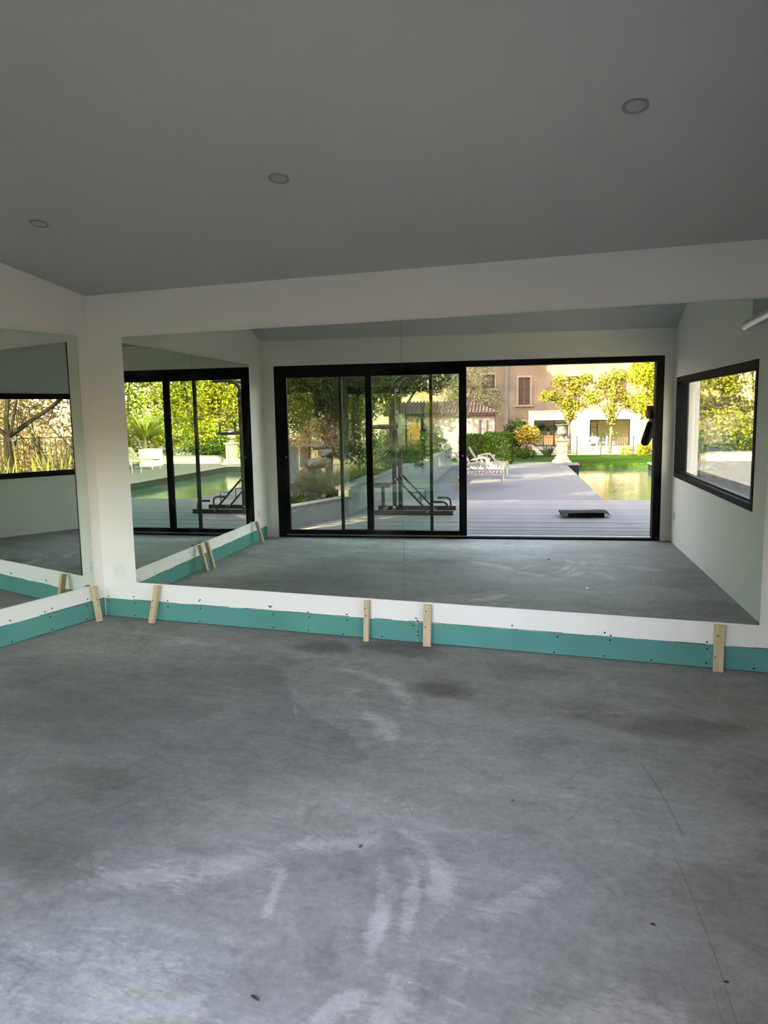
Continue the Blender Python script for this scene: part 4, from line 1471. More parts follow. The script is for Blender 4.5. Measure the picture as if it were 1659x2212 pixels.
# ---- shrubs and trees towards the house
tree('olive_tree', 'grey green olive tree left of the house behind the tiled shed', -0.3, 38.5, -1.1, rblobs(10, 0.9, 0, 3.9, 1.4, 0.8, 1.0, 0.85, 31), 12000, 0.12, 0.03, L_OLIVE, (2.2, 0.14))
tree('round_shrub', 'dark round shrub between the shed and the house', 3.45, 33.2, -0.95, rblobs(4, 0, 0, 1.1, 0.25, 0.2, 0.3, 0.7, 32), 5000, 0.09, 0.05, L_HEDGE, (0.5, 0.06), cat='shrub')
tree('yellow_shrub', 'sunlit yellow shrub right of the clipped hedge', 3.75, 31.0, -0.88, rblobs(6, 0, 0, 1.0, 0.5, 0.3, 0.35, 0.45, 33), 3500, 0.10, 0.05, L_YELLOW, (0.5, 0.05), cat='shrub')
tree('low_shrub', 'low green shrub at the foot of the clipped hedge', 3.5, 26.0, -0.7, rblobs(5, 0, 0, 0.3, 0.5, 0.3, 0.1, 0.28, 34), 2200, 0.07, 0.04, L_HEDGE, None, cat='shrub')
V, F = blades(46, 0.1, 0.75, 0.09, 0.95, 4, 0.25)
o = obj('agave', np_mesh('agave', V, F, leaf_mat('agave_leaves', (0.03, 0.05, 0.03), (0.05, 0.08, 0.05), None, 0.15)))
place(o, 4.9, 31.5, -0.90)
tag(o, 'dark agave on the lawn edge left of the stone urn', 'plant')
YT = 'young trees in the courtyard'
tree('young_tree', 'young tree with yellow leaves right above the stone urn', 6.48, 38.0, -1.15, [(-1.1, 0, 3.55, .8, .6, .42), (-0.55, 0.1, 4.4, .55, .5, .55), (0.35, 0, 4.05, .85, .6, .65), (-0.2, 0, 3.1, .7, .6, .55), (0.95, 0, 4.5, .5, .5, .4), (0.55, 0, 2.9, .5, .5, .4), (0.0, 0.1, 2.4, .45, .4, .5)], 3000, 0.15, 0.08, L_YOUNG, (1.75, 0.085), group=YT, limbs=6, lo=.2)
tree('young_tree', 'young tree with yellow leaves in front of the white annex', 8.86, 38.0, -1.15, [(-1.0, 0, 3.4, .7, .6, .5), (-0.45, 0, 4.2, .6, .5, .6), (0.4, 0, 4.6, .7, .6, .5), (0.3, 0, 3.6, .8, .6, .6), (0.95, 0, 3.1, .5, .5, .5), (0.0, 0, 2.7, .55, .5, .5), (0.05, 0, 2.1, .35, .35, .4)], 3100, 0.15, 0.08, L_YOUNG, (1.65, 0.085), group=YT, limbs=6, lo=.2)
tree('leafy_tree', 'tall sunlit tree at the right edge of the open doorway view', 11.6, 40.0, -1.2, rblobs(12, 0.1, 0, 4.6, 1.2, 1.0, 1.6, 0.95, 37), 11000, 0.15, 0.08, L_LAUREL, (1.9, 0.14), group=YT)
tree('low_shrub', 'low grey green shrub at the lawn edge by the right jamb', 9.8, 33.0, -1.0, rblobs(6, 0, 0, 0.35, 1.0, 0.4, 0.12, 0.4, 38), 2600, 0.09, 0.045, L_LAUREL, None, cat='shrub')

# ---- tall sunlit laurels right of the pool (seen by double reflection)
LG = 'sunlit laurels beyond the pool'
for i, (u, v, lab) in enumerate(((10.4, 24.6, 'sunlit laurel tree directly behind the right hand urn'), (13.0, 25.0, 'sunlit laurel tree left of the right hand urn in the double reflection'), (15.8, 23.6, 'sunlit laurel tree behind the white planter box'), (18.2, 20.4, 'sunlit laurel tree behind the palm'), (19.6, 16.4, 'sunlit laurel tree right of the pool loungers'), (20.6, 12.0, 'sunlit laurel tree farthest right along the pool'))):
    tree('laurel_tree', lab, u, v, -0.7, rblobs(16, 0, 0, 3.4, 1.6, 1.1, 2.7, 1.15, 50 + i), 15000, 0.15, 0.075, L_LAUREL, (1.5, 0.12), group=LG, lo=0.6)
    if i < 4:
        f = COL.objects[-1]
tree('low_laurel', 'dark green shrub at the foot of the right hand urn', 11.0, 23.3, -0.7, rblobs(6, 0, 0, 0.7, 1.2, 0.3, 0.3, 0.6, 61), 4500, 0.11, 0.055, L_HEDGE, None, group=LG, cat='shrub')
root = thing('palm_plant', 'palm with long arching leaves behind the white planter box', 'palm', 13.4, 21.0, ZL)
MB().tube([(0, 0, 0), (0.03, 0, 0.6), (0.02, 0, 1.1)], [0.13, 0.11, 0.10], 9).build('trunk', M_BARK, root, True)
V, F = blades(260, 0.12, 1.5, 0.05, 1.35, 6, 0.5, -2.0)
V[:, 2] += 1.05
obj('fronds', np_mesh('fronds', V, F, L_PALM), root)['kind'] = 'stuff'

# ---- garden outside the window: bare tree, sword leaves, dry brush (seen by double reflection on the left)
root = thing('bare_tree', 'dark bare forked tree outside the window, seen in the left mirror', 'tree', 10.6, -0.98, -0.14)
mb = MB()
rnd = random.Random(11)
mb.tube([(0.0, 0, -0.1), (-0.02, 0.03, 0.6), (0.0, 0.06, 1.15), (0.03, 0.03, 1.36)], [0.10, 0.085, 0.075, 0.07], 9)
for d, L, r in (((0.0, 0.02, 1), 1.6, 0.058), ((0.0, -0.85, 0.62), 2.2, 0.054), ((0.0, 0.9, 0.8), 1.5, 0.045), ((-0.5, -0.2, 0.9), 1.2, 0.03), ((0.5, -0.5, .7), 1.3, 0.03)):
    branch(mb, (0.03, 0.03, 1.30), d, L, r, 4, rnd, 0.55, 6, 0.18)
mb.build('trunk', M_DBARK, root, True)
root = thing('bare_shrub', 'tangle of thin bare branches at the right side of the left mirror view', 'shrub', 10.9, 0.75, -0.14)
mb = MB()
for k in range(7):
    branch(mb, (rnd.uniform(-.3, .3), rnd.uniform(-.3, .3), 0), (rnd.gauss(0, .2), rnd.gauss(0, .4), 1), 1.1, 0.028, 4, rnd, 0.55, 4, 0.2)
mb.build('twigs', M_DBARK, root)
YG = 'sword leaf plants outside the window'
for i, (u, v, h, lab) in enumerate(((7.6, -2.15, 1.25, 'sunlit sword leaf plant outside the window, leftmost in the mirror'), (7.9, -1.75, 1.3, 'sunlit sword leaf plant outside the window, second from the left'), (8.2, -1.25, 1.35, 'tall sword leaf plant in the middle of the left mirror view'), (8.6, -0.8, 1.3, 'sword leaf plant outside the window towards the bare shrub'))):
    V, F = blades(44 if i < 2 else 18, 0.14, h * 0.93, 0.065 if i > 1 else 0.035, 0.95 if i < 2 else 0.45, 5, 0.3)
    o = obj('sword_plant', np_mesh('sword_plant', V, F, L_YUCCA))
    place(o, u, v, -0.14)
    tag(o, lab, 'plant', YG)
for i, (u, v, lab) in enumerate(((15.2, -4.0, 'dry tan thicket behind the railing, left end'), (16.0, 0.2, 'dry tan thicket behind the railing, middle'), (15.4, 4.2, 'dry tan thicket behind the railing, right end'), (19.5, -8.5, 'dry tan thicket farthest left beyond the railing'))):
    root = thing('dry_thicket', lab, 'thicket', u, v, -0.4, 0, 'dry thickets beyond the railing')
    V, F = crown(rblobs(12, 0, 0, 1.7, 1.1, 2.0, 1.5, 1.0, 70 + i), 14000, 0.11, 0.035, 0.3)
    obj('dry_leaves', np_mesh('dry_leaves', V, F, L_DRY), root)['kind'] = 'stuff'
    mb = MB()
    for k in range(6):
        branch(mb, (rnd.uniform(-.8, .8), rnd.uniform(-1.5, 1.5), 0), (rnd.gauss(0, .2), rnd.gauss(0, .2), 1), 1.5, 0.04, 3, rnd, 0.5, 4, 0.25)
    mb.build('twigs', M_DBARK, root)
# ---- tree line closing the garden
for i, (u, v, h, n, lab) in enumerate(((-6.0, 27.0, 5.0, 14000, 'dark background tree left of the shed'), (-4.6, 43.6, 8.5, 42000, 'dark background tree closest to the old house'), (-8.0, 38.0, 7.0, 30000, 'tall dark background tree left of the house'), (-12.5, 33.0, 7.0, 20000, 'tall dark background tree farthest left'), (21.0, 44.0, 5.0, 7000, 'background tree right of the house'), (28.0, 34.0, 4.5, 7000, 'background tree far right beyond the lawn'), (30, 4, 4.5, 7000, 'background tree far beyond the dry thickets'), (29, -8, 4.5, 7000, 'background tree farthest beyond the railing'))):
    tree('background_tree', lab, u, v, -1.2, rblobs(14, 0, 0, h, 2.6, 2.6, h * 0.55, 2.0, 90 + i), n, 0.26, 0.13, L_OLIVE if i < 4 else (L_DRY if v < 10 else L_LAUREL), (2.5, 0.2), group='background trees')
# ================================================================== GYM RACK on the terrace
M_RACK = mat('black_gym_steel', (0.010, 0.011, 0.012), 0.5, 0.2, 30, spec=0.12)
M_PAD = mat('black_vinyl', (0.015, 0.015, 0.016), 0.45, 0.2, 30)
M_GRIP = mat('foam_grip', (0.02, 0.02, 0.02), 0.8, 0.2, 60)
rack = thing('gym_rack', 'black steel pull up and dip station standing on the deck outside the glass', 'gym rack', 1.25, 2.60, -0.03)
Y0, Y1 = 0.30, -0.30      # near (towards the room) and far frame


def arc(c, r, a0, a1, n, plane):
    out = []
    for i in range(n + 1):
        a_ = a0 + (a1 - a0) * i / n
        out.append(tuple(plane(c, r * math.cos(a_), r * math.sin(a_))))
    return out


for y in (Y0, Y1):
    MB().bar((-0.36, y, 0.035), (0.88, y, 0.035), 0.06, 0.07).build('base_bar', M_RACK, rack, bevel=0.003)
    MB().bar((0.0, y, 0.06), (0.0, y, 1.90), 0.06, 0.06, up=(0, 1, 0)).build('upright', M_RACK, rack, bevel=0.003)
    pts = [(0.0, y, 1.86), (0.0, y, 1.92), (0.03, y, 2.0), (0.10, y, 2.06), (0.20, y, 2.08), (0.42, y, 2.08)]
    MB().tube(pts, 0.024, 10).build('pull_up_arm', M_RACK, rack, True)
    MB().tube([(0.44, y, 2.08), (0.30, y, 2.08)], 0.030, 10).build('grip', M_GRIP, rack, True)
    MB().tube([(0.03, y, 0.56), (0.50, y, 0.06)], 0.016, 8).build('strut', M_RACK, rack, True)
    # push up handle at the outer end
    MB().tube([(0.80, y, 0.06), (0.80, y, 0.13), (0.785, y, 0.17), (0.75, y, 0.195), (0.70, y, 0.20), (0.60, y, 0.20)], 0.015, 8).build('push_up_handle', M_RACK, rack, True)
    MB().tube([(0.59, y, 0.20), (0.70, y, 0.20)], 0.020, 8).build('grip', M_GRIP, rack, True)
    # foot step wire
    MB().tube([(0.22, y, 0.34), (0.40, y, 0.34), (0.40, y, 0.16)], 0.008, 6).build('step', M_RACK, rack, True)
    # arm rest and dip handle on the far side of the uprights
    MB().bar((-0.02, y, 1.26), (0.42, y, 1.26), 0.04, 0.04).build('dip_arm', M_RACK, rack)
    MB().tube([(0.36, y, 1.28), (0.36, y, 1.44)], 0.017, 8).build('grip', M_GRIP, rack, True)
    MB().box(-0.36, -0.03, y - 0.06, y + 0.06, 1.30, 1.36).build('arm_pad', M_PAD, rack, bevel=0.015)
    MB().tube([(-0.03, y, 1.02), (-0.20, y, 0.82), (-0.26, y, 0.80)], 0.015, 8).build('side_handle', M_RACK, rack, True)
for z in (0.10, 0.95, 1.55, 1.88):
    MB().bar((-0.02 if z > .5 else -0.2, Y0, z if z > .5 else 0.035), (-0.02 if z > .5 else -0.2, Y1, z if z > .5 else 0.035), 0.05, 0.05).build('crossbar', M_RACK, rack, bevel=0.002)
MB().box(-0.10, -0.035, -0.15, 0.15, 1.08, 1.62).build('back_pad', M_PAD, rack, bevel=0.02)
MB().box(-0.36, -0.10, -0.14, 0.14, 0.40, 0.47).build('seat_pad', M_PAD, rack, bevel=0.015)
MB().bar((-0.23, 0, 0.05), (-0.23, 0, 0.40), 0.05, 0.05, up=(0, 1, 0)).build('seat_post', M_RACK, rack)
bm_ = MB().lathe([(0.012, 0), (0.012, 0.006), (0.007, 0.008)], 8).mesh('bolt', M_STEEL)
for y in (Y0, Y1):
    for x, z in ((0.0, 0.12), (0.5, 0.05), (0.02, 0.55), (0, 1.8)):
        o = obj('bolt', bm_, rack)
        o.location = (x, y + 0.031, z)
        o.rotation_euler = (rad(-90), 0, 0)

# ================================================================== dark mat and box on the deck
M_RUB = mat('black_rubber', (0.013, 0.013, 0.0145), 0.95, 0.25, 25, spec=0.05)
o = MB().box(-0.25, 0.25, -0.12, 0.12, 0, 0.055).build('low_crate', M_RUB, bevel=0.006)
place(o, 4.06, 2.26, -0.028)
tag(o, 'flat black box lying on the deck under the mat', 'box')
nx, ny = 26, 14
vs, fs = [], []
for j in range(ny + 1):
    for i in range(nx + 1):
        x, y = -0.345 + 0.69 * i / nx, -0.22 + 0.44 * j / ny
        edge = max(0, abs(x) - 0.25) / 0.1
        z = 0.062 + 0.012 * math.sin(x * 9 + y * 5) * (0.3 + edge) + 0.006 * math.cos(y * 17) - 0.018 * edge + 0.012 * max(0, y - .05) / .2
        vs.append((x + 0.03 * y, y - 0.06 * x, z))
for j in range(ny):
    for i in range(nx):
        k = j * (nx + 1) + i
        fs.append((k, k + 1, k + nx + 2, k + nx + 1))
o = MB().add(vs, fs).build('rubber_mat', M_RUB, None, True)
s_m = o.modifiers.new('thick', 'SOLIDIFY')
s_m.thickness = 0.006
s_m.offset = 1
place(o, 4.03, 2.26, -0.026)
tag(o, 'warped black rubber mat lying over the flat box on the deck', 'mat')

# ================================================================== sun loungers
M_CAST = mat('weathered_cast_metal', (0.115, 0.112, 0.108), 0.6, 0.15, 12)


def lounger(label, u, v, rot, group):
    """x from the back (0) to the foot end (1.25)"""
    r = thing('sun_lounger', label, 'sun lounger', u, v, ZL, rot, group)
    hw = 0.31
    for s in (-1, 1):
        y = s * hw
        MB().bar((0.28, y, 0.37), (1.25, y, 0.37), 0.03, 0.06).build('side_rail', M_CAST, r)
        MB().tube([(1.22, y, 0.36), (1.235, y, 0.2), (1.225, y, 0.0)], [0.024, 0.018, 0.015], 8).build('leg', M_CAST, r, True)
        # scrolled arm
        sp = [(1.00, y, 0.40), (0.88, y, 0.42), (0.80, y, 0.50), (0.74, y, 0.60), (0.66, y, 0.66), (0.55, y, 0.66), (0.40, y, 0.62), (0.28, y, 0.60)]
        MB().tube(sp, 0.020, 8).build('arm', M_CAST, r, True)
        MB().tube([(0.74, y, 0.60), (0.80, y, 0.63), (0.83, y, 0.60), (0.80, y, 0.57)], 0.014, 6).build('scroll', M_CAST, r, True)
        MB().tube([(0.55, y, 0.40), (0.60, y, 0.53), (0.56, y, 0.65)], 0.014, 6).build('arm_post', M_CAST, r, True)
        w_ = MB().lathe([(0.0, -0.018), (0.03, -0.02), (0.085, -0.012), (0.105, -0.016), (0.108, 0.0), (0.105, 0.016), (0.085, 0.012), (0.03, 0.02), (0.0, 0.018)], 22).build('wheel', M_CAST, r, True)
        w_.location = (0.02, s * (hw + 0.035), 0.108)
        w_.rotation_euler = (rad(90), 0, 0)
        MB().tube([(0.02, y, 0.108), (0.08, y, 0.24), (0.20, y, 0.34), (0.32, y, 0.37)], [0.02, 0.025, 0.025, 0.02], 8).build('wheel_arm', M_CAST, r, True)
        MB().tube([(0.30, y * .94, 0.38), (0.02, y * .94, 0.86)], 0.017, 8).build('back_rail', M_CAST, r, True)
    MB().tube([(0.02, -hw - .05, 0.108), (0.02, hw + .05, 0.108)], 0.012, 8).build('axle', M_CAST, r, True)
    sl = MB().box(-0.028, 0.028, -hw, hw, 0, 0.016).mesh('slat', M_CAST)
    for k in range(10):
        o_ = obj('slat', sl, r)
        o_.location = (0.36 + k * 0.094, 0, 0.395)
    bs = MB().box(-0.014, 0.014, -0.008, 0.008, 0, 0.52).mesh('back_slat', M_CAST)
    for k in range(5):
        o_ = obj('back_slat', bs, r)
        o_.location = (0.28, -0.22 + k * 0.11, 0.40)
        o_.rotation_euler = (0, -rad(30), 0)
    for z in (0.12, 0.30, 0.46):
        x = 0.28 - z * 0.577
        MB().bar((x, -hw * .94, 0.40 + z), (x, hw * .94, 0.40 + z), 0.03, 0.016).build('back_bar', M_CAST, r)
    return r


LGp = 'metal sun loungers by the pool'
lounger('metal sun lounger with scrolled arms nearest the door, by the garden wall', 1.52, 11.3, 0, LGp)
lounger('middle one of the three metal sun loungers along the garden wall', 1.56, 13.5, 0, LGp)
lounger('farthest of the three metal sun loungers along the garden wall', 1.66, 15.5, 0, LGp)
lounger('metal sun lounger on the opposite pool side, nearer one in the double reflection', 12.3, 16.1, math.pi, LGp)
lounger('metal sun lounger on the opposite pool side, beside the white planter box', 12.5, 17.9, math.pi, LGp)

# ================================================================== stone urns on pedestals
M_STONE = mat('pale_lichen_stone', (0.125, 0.12, 0.105), 0.9, 0.18, 6, color2=(0.16, 0.155, 0.14), bump=0.6, bscale=25)
M_LEAD = mat('grey_lead_urn', (0.075, 0.083, 0.08), 0.7, 0.15, 8, bump=0.3)


def urn(label, u, v):
    r = thing('stone_urn', label, 'urn', u, v, ZL, 0, 'urns at the pool end')
    ped = MB()
    ped.lathe([(0.50, 0), (0.50, 0.05), (0.42, 0.09), (0.36, 0.15), (0.36, 0.20), (0.30, 0.24)], 4, sq=True)
    ped.build('plinth', M_STONE, r)
    MB().lathe([(0.275, 0.23), (0.26, 0.28), (0.26, 0.78), (0.275, 0.82)], 4, sq=True).build('shaft', M_STONE, r)
    MB().lathe([(0.275, 0.81), (0.33, 0.84), (0.35, 0.87), (0.35, 0.90), (0.30, 0.91)], 4, sq=True).build('cornice', M_STONE, r)
    MB().lathe([(0.16, 0.905), (0.16, 0.93), (0.10, 0.97), (0.09, 1.01), (0.14, 1.05), (0.20, 1.10), (0.215, 1.16), (0.19, 1.24), (0.17, 1.32), (0.19, 1.40), (0.25, 1.44), (0.27, 1.455), (0.26, 1.47), (0.22, 1.465), (0.16, 1.42), (0.0, 1.40)], 28).build('vase', M_LEAD, r, True)
    V, F = crown([(0, 0, 1.46, 0.2, 0.2, 0.05)], 160, 0.09, 0.04, 0.2)
    obj('planting', np_mesh('planting', V, F, L_HEDGE), r)
    return r


urn('grey stone urn on a pedestal at the left end of the pool', 4.94, 20.98)
urn('grey stone urn on a pedestal at the far right pool corner, by the laurels', 9.45, 20.95)
# white planter box on the opposite terrace
root = thing('planter_box', 'square white planter box on the opposite pool terrace', 'planter', 12.75, 20.2, ZL)
mb = MB()
for (a_, b_, c_, d_) in ((-.35, .35, -.35, -.30), (-.35, .35, .30, .35), (-.35, -.30, -.30, .30), (.30, .35, -.30, .30)):
    mb.box(a_, b_, c_, d_, 0, 0.70)
mb.build('box', mat('bright_white_paint', (0.4, 0.4, 0.39), 0.6, 0.03, 6), root)
MB().box(-.30, .30, -.30, .30, 0.02, 0.62).build('soil', M_SOIL, root)

# ================================================================== tiled shed
M_SHEDW = mat('white_shed_render', (0.105, 0.106, 0.112), 0.85, 0.05, 4)
M_TILE = mat('old_roof_tile', (0.05, 0.034, 0.028), 0.9, 0.35, 7, color2=(0.08, 0.062, 0.052))
shed = thing('garden_shed', 'small white shed with a terracotta tile roof behind the hedge', 'shed', 0.0, 31.5, -0.95)
mb = MB()
mb.box(-3.2, 2.18, -2.0, 1.5, 0, 2.38)
mb.build('walls', M_SHEDW, shed)
for x in (1.46, 1.82):
    MB().box(x - 0.055, x + 0.055, 1.495, 1.515, 1.10, 2.05).build('slit_window', mat('slit_dark', (0.03, 0.032, 0.036), 0.7, 0.1, 9), shed)
mb = MB()
mb.add([(-3.5, 1.8, 2.36), (2.48, 1.8, 2.36), (0.9, -0.2, 3.0), (-3.5, -0.2, 3.0), (2.48, -2.3, 2.36), (-3.5, -2.3, 2.36), (-3.5, 1.8, 2.30), (2.48, 1.8, 2.30), (2.48, -2.3, 2.30), (-3.5, -2.3, 2.30)],
       [(0, 1, 2, 3), (1, 4, 2), (3, 2, 4, 5), (6, 9, 8, 7), (0, 6, 7, 1), (1, 7, 8, 4), (4, 8, 9, 5), (0, 3, 5, 9, 6)])
roof = mb.build('roof', M_TILE, shed)
tm = MB().tube([(0, 0, 0), (0, -2.08, 0.665)], 0.055, 6, cap=False).mesh('tile_row', M_TILE)
for k in range(24):
    o_ = obj('tile_row', tm, roof)
    x = -3.4 + k * 0.18
    o_.location = (x, 1.86, 2.37)
tm2 = {}
for k in range(9):
    x = 0.95 + k * 0.17
    f = max(0.05, 1 - (x - 0.9) / 1.62)
    o_ = obj('tile_row', MB().tube([(0, 0, 0), (0, -2.08 * f, 0.665 * f)], 0.055, 6, cap=False).mesh('tile_row', M_TILE), roof)
    o_.location = (x, 1.86, 2.37)

# ================================================================== the old house
M_PLAST = mat('old_beige_plaster', (0.078, 0.066, 0.050), 0.95, 0.25, 0.7, color2=(0.108, 0.095, 0.078), detail=9)
M_WHITEW = mat('annex_white', (0.26, 0.255, 0.24), 0.85, 0.04, 3)
M_FRAMEW = mat('brown_window_wood', (0.075, 0.030, 0.014), 0.5, 0.15, 12)
M_SURR = mat('pale_stone_surround', (0.12, 0.105, 0.082), 0.9, 0.1, 8)
M_PANE = mat('dark_house_pane', (0.012, 0.014, 0.018), 0.5, 0.2, 4, spec=0.2)
M_INT = mat('warm_room_wall', (0.60, 0.54, 0.40), 0.85, 0.05, 3)
house = thing('old_house', 'large old plastered house with a white ground floor annex across the courtyard', 'house', 0, 52, -1.34)
ZB = 1.34
fac = MB()
# facade cells between openings, facade plane y = 0 (towards the room), thickness 0.4
OPEN = [(0.72, 1.74, 3.30, 4.40), (3.59, 4.49, 1.98, 4.11), (3.54, 4.19, -0.9, 0.69), (7.4, 8.3, 1.98, 4.11), (10.9, 11.8, 1.98, 4.11)]
us = sorted({-12.0, 16.0} | {q for o_ in OPEN for q in o_[:2]} | {4.9, 12.4})
for a_, b_ in zip(us[:-1], us[1:]):
    cuts = sorted([(o_[2], o_[3]) for o_ in OPEN if o_[0] <= a_ + 1e-6 and o_[1] >= b_ - 1e-6] + ([(-ZB - .1, 0.95)] if a_ >= 4.9 - 1e-6 and b_ <= 12.4 + 1e-6 else []))
    z = -ZB - 0.1
    for c0, c1 in cuts + [(9.0, 9.0)]:
        if c0 - z > 0.01:
            fac.box(a_, b_, -0.4, 0, z + ZB, c0 + ZB)
        z = max(z, c1)
fac.box(-12, -11.6, -9, -0.4, 0, 9 + ZB)
fac.box(15.6, 16, -9, -0.4, 0, 9 + ZB)
fac.build('wall', M_PLAST, house)
MB().box(-12.3, 16.3, -9, 0.5, 9 + ZB, 9.25 + ZB).build('roof', M_TILE, house)
MB().box(-12, 16, -9, -8.8, 0, 9 + ZB).build('rear_wall', M_INT, house)
MB().box(2.50, 2.80, -0.05, 0.06, 0, 9 + ZB).build('pilaster', mat('grey_pilaster', (0.072, 0.072, 0.072), 0.9, 0.15, 2), house)
for (u0, u1, z0, z1) in OPEN:
    w_ = MB()
    for (x0, x1, c0, c1) in ((u0 - .14, u0, z0, z1), (u1, u1 + .14, z0, z1), (u0 - .14, u1 + .14, z1, z1 + .16)):
        w_.box(x0, x1, -0.02, 0.045, c0 + ZB, c1 + ZB)
    w_.build('surround', M_SURR, house)
    MB().box(u0 - .3, u1 + .3, -0.02, 0.16, z0 - .13 + ZB, z0 + ZB).build('sill', M_SURR, house)
    win = MB().box(u0, u1, -0.24, -0.22, z0 + ZB, z1 + ZB).build('window', M_PANE, house)
    mid = (u0 + u1) / 2
    for nm, x0, x1, c0, c1 in (('casement', u0, u0 + .07, z0, z1), ('casement', u1 - .07, u1, z0, z1), ('casement', mid - .045, mid + .045, z0, z1), ('casement', u0, u1, z1 - .07, z1), ('casement', u0, u1, z0, z0 + .07), ('casement', u0, u1, z0 + (z1 - z0) * .62, z0 + (z1 - z0) * .62 + .05)):
        MB().box(x0, x1, -0.22, -0.17, c0 + ZB, c1 + ZB).build(nm, M_FRAMEW, win)
# annex with two wide glazed openings
an = MB()
A_OP = [(4.81, 7.58), (9.03, 12.06)]
xs_ = [4.37] + [q for o_ in A_OP for q in o_] + [12.8]
for k in range(0, len(xs_), 2):
    an.box(xs_[k], xs_[k + 1], 0.0, 0.4, 0, 1.44 + ZB)
for a_, b_ in A_OP:
    an.box(a_, b_, 0.0, 0.4, 0.76 + ZB, 1.44 + ZB)
an.box(4.37, 12.8, -0.02, 0.46, 1.44 + ZB, 1.52 + ZB)
an.build('annex_wall', M_WHITEW, house)['label'] = 'white rendered annex wall'
MB().box(4.5, 12.7, -3.6, 0.0, -0.05, 0.03).build('room_floor', M_INT, house)
MB().box(4.5, 12.7, -3.7, -3.6, 0, 2.25).build('room_wall', M_INT, house)
MB().box(4.5, 12.7, -3.6, 0.0, 2.2, 2.3).build('room_ceiling', M_INT, house)
for x in (4.45, 8.2, 12.65):
    MB().box(x, x + 0.1, -3.6, 0.0, 0, 2.2).build('room_wall', M_INT, house)
for a_, b_ in A_OP:
    win = bpy.data.objects.new('glazing', None)
    COL.objects.link(win)
    win.parent = house
    win.location = (0, 0.4, 0)
    m = (a_ + b_) / 2 + 0.15
    for x0, x1, z0, z1 in ((a_, a_ + .08, 0, 2.1), (b_ - .08, b_, 0, 2.1), (m - .05, m + .05, 0, 2.1), (a_, b_, 2.02, 2.1), (a_, b_, 0, 0.09)):
        MB().box(x0, x1, -0.22, -0.12, z0, z1).build('frame', M_BLACK, win)
    MB().box(a_ + .08, b_ - .08, -0.18, -0.165, 0.09, 2.02).build('pane', M_WGLASS, win)

# furniture behind the glass and in the courtyard
M_OAK = mat('oak_wood', (0.40, 0.22, 0.09), 0.5, 0.15, 8, stretch=(6, 6, 1))
sb = thing('sideboard', 'brown wooden sideboard behind the left annex glazing', 'sideboard', 6.35, 52.9, -1.31)
MB().box(-0.75, 0.75, -0.22, 0.22, 0.10, 0.86).build('carcass', M_OAK, sb)
for x in (-0.5, 0.0, 0.5):
    MB().box(x - .23, x + .23, 0.22, 0.24, 0.14, 0.82).build('door', M_OAK, sb)
for x in (-.7, .7):
    for y in (-.18, .18):
        MB().box(x - .03, x + .03, y - .03, y + .03, 0, 0.10).build('leg', M_OAK, sb)


def potted(label, u, v, z, h, r, n, lm, L=0.2):
    rt = thing('potted_plant', label, 'plant', u, v, z)
    MB().lathe([(0.11, 0), (0.15, 0.26), (0.16, 0.28), (0.13, 0.28), (0.0, 0.25)], 14).build('pot', M_WHITEW, rt, True)
    MB().tube([(0, 0, 0.2), (0.02, 0, h * .7)], 0.02, 6).build('stem', M_BARK, rt)
    V, F = crown([(0, 0, h, r, r, r * .9)], n, L, L * .45, 0.2)
    obj('foliage', np_mesh('foliage', V, F, lm), rt)['kind'] = 'stuff'
    return rt


potted('dark potted plant behind the annex glass, left of the sideboard', 5.45, 52.9, -1.31, 1.45, 0.32, 160, L_HEDGE)
potted('dark potted plant standing on the sideboard, left end', 5.95, 52.9, -0.45, 0.45, 0.18, 90, L_HEDGE, 0.12)
potted('dark potted plant standing on the sideboard, middle', 6.45, 52.85, -0.45, 0.55, 0.22, 90, L_HEDGE, 0.14)
rt = thing('potted_palm', 'large yellow green palm behind the right annex glazing', 'plant', 10.9, 52.7, -1.31)
MB().lathe([(0.16, 0), (0.22, 0.34), (0.23, 0.36), (0.18, 0.36), (0.0, 0.33)], 14).build('pot', M_WHITEW, rt, True)
V, F = blades(60, 0.06, 1.15, 0.12, 1.2, 5, 0.4, -1)
V[:, 2] += 0.35
obj('fronds', np_mesh('fronds', V, F, L_PALM), rt)['kind'] = 'stuff'
rt = thing('shelf_unit', 'dark open shelf unit behind the right annex glazing', 'shelf', 9.45, 52.8, -1.31)
for x in (-.28, .28):
    MB().box(x - .02, x + .02, -.15, .15, 0, 1.95).build('side', M_BLACK, rt)
for k in range(5):
    MB().box(-.28, .28, -.15, .15, 0.1 + k * .44, 0.13 + k * .44).build('shelf', M_BLACK, rt)

M_FURN = mat('pale_garden_furniture', (0.62, 0.60, 0.55), 0.7, 0.08, 8)
tb = thing('garden_table', 'pale garden table on the courtyard in front of the annex', 'table', 8.35, 47.0, -1.25)
MB().box(-0.85, 0.85, -0.45, 0.45, 0.70, 0.75).build('top', M_FURN, tb)
for x in (-.75, .75):
    for y in (-.38, .38):
        MB().bar((x, y, 0), (x, y, 0.70), 0.06, 0.06, up=(0, 1, 0)).build('leg', M_FURN, tb)


def gchair(label, u, v, rot):
    r = thing('garden_chair', label, 'chair', u, v, -1.25, rot, 'chairs at the courtyard table')
    MB().box(-.22, .22, -.22, .22, 0.42, 0.46).build('seat', M_FURN, r)
    MB().box(-.22, .22, -.24, -.20, 0.55, 0.90).build('backrest', M_FURN, r)
    for x in (-.2, .2):
        MB().bar((x, .2, 0), (x, .2, .42), .035, .035, up=(0, 1, 0)).build('leg', M_FURN, r)
        MB().bar((x, -.2, 0), (x, -.22, .60), .035, .035, up=(0, 1, 0)).build('leg', M_FURN, r)
    return r


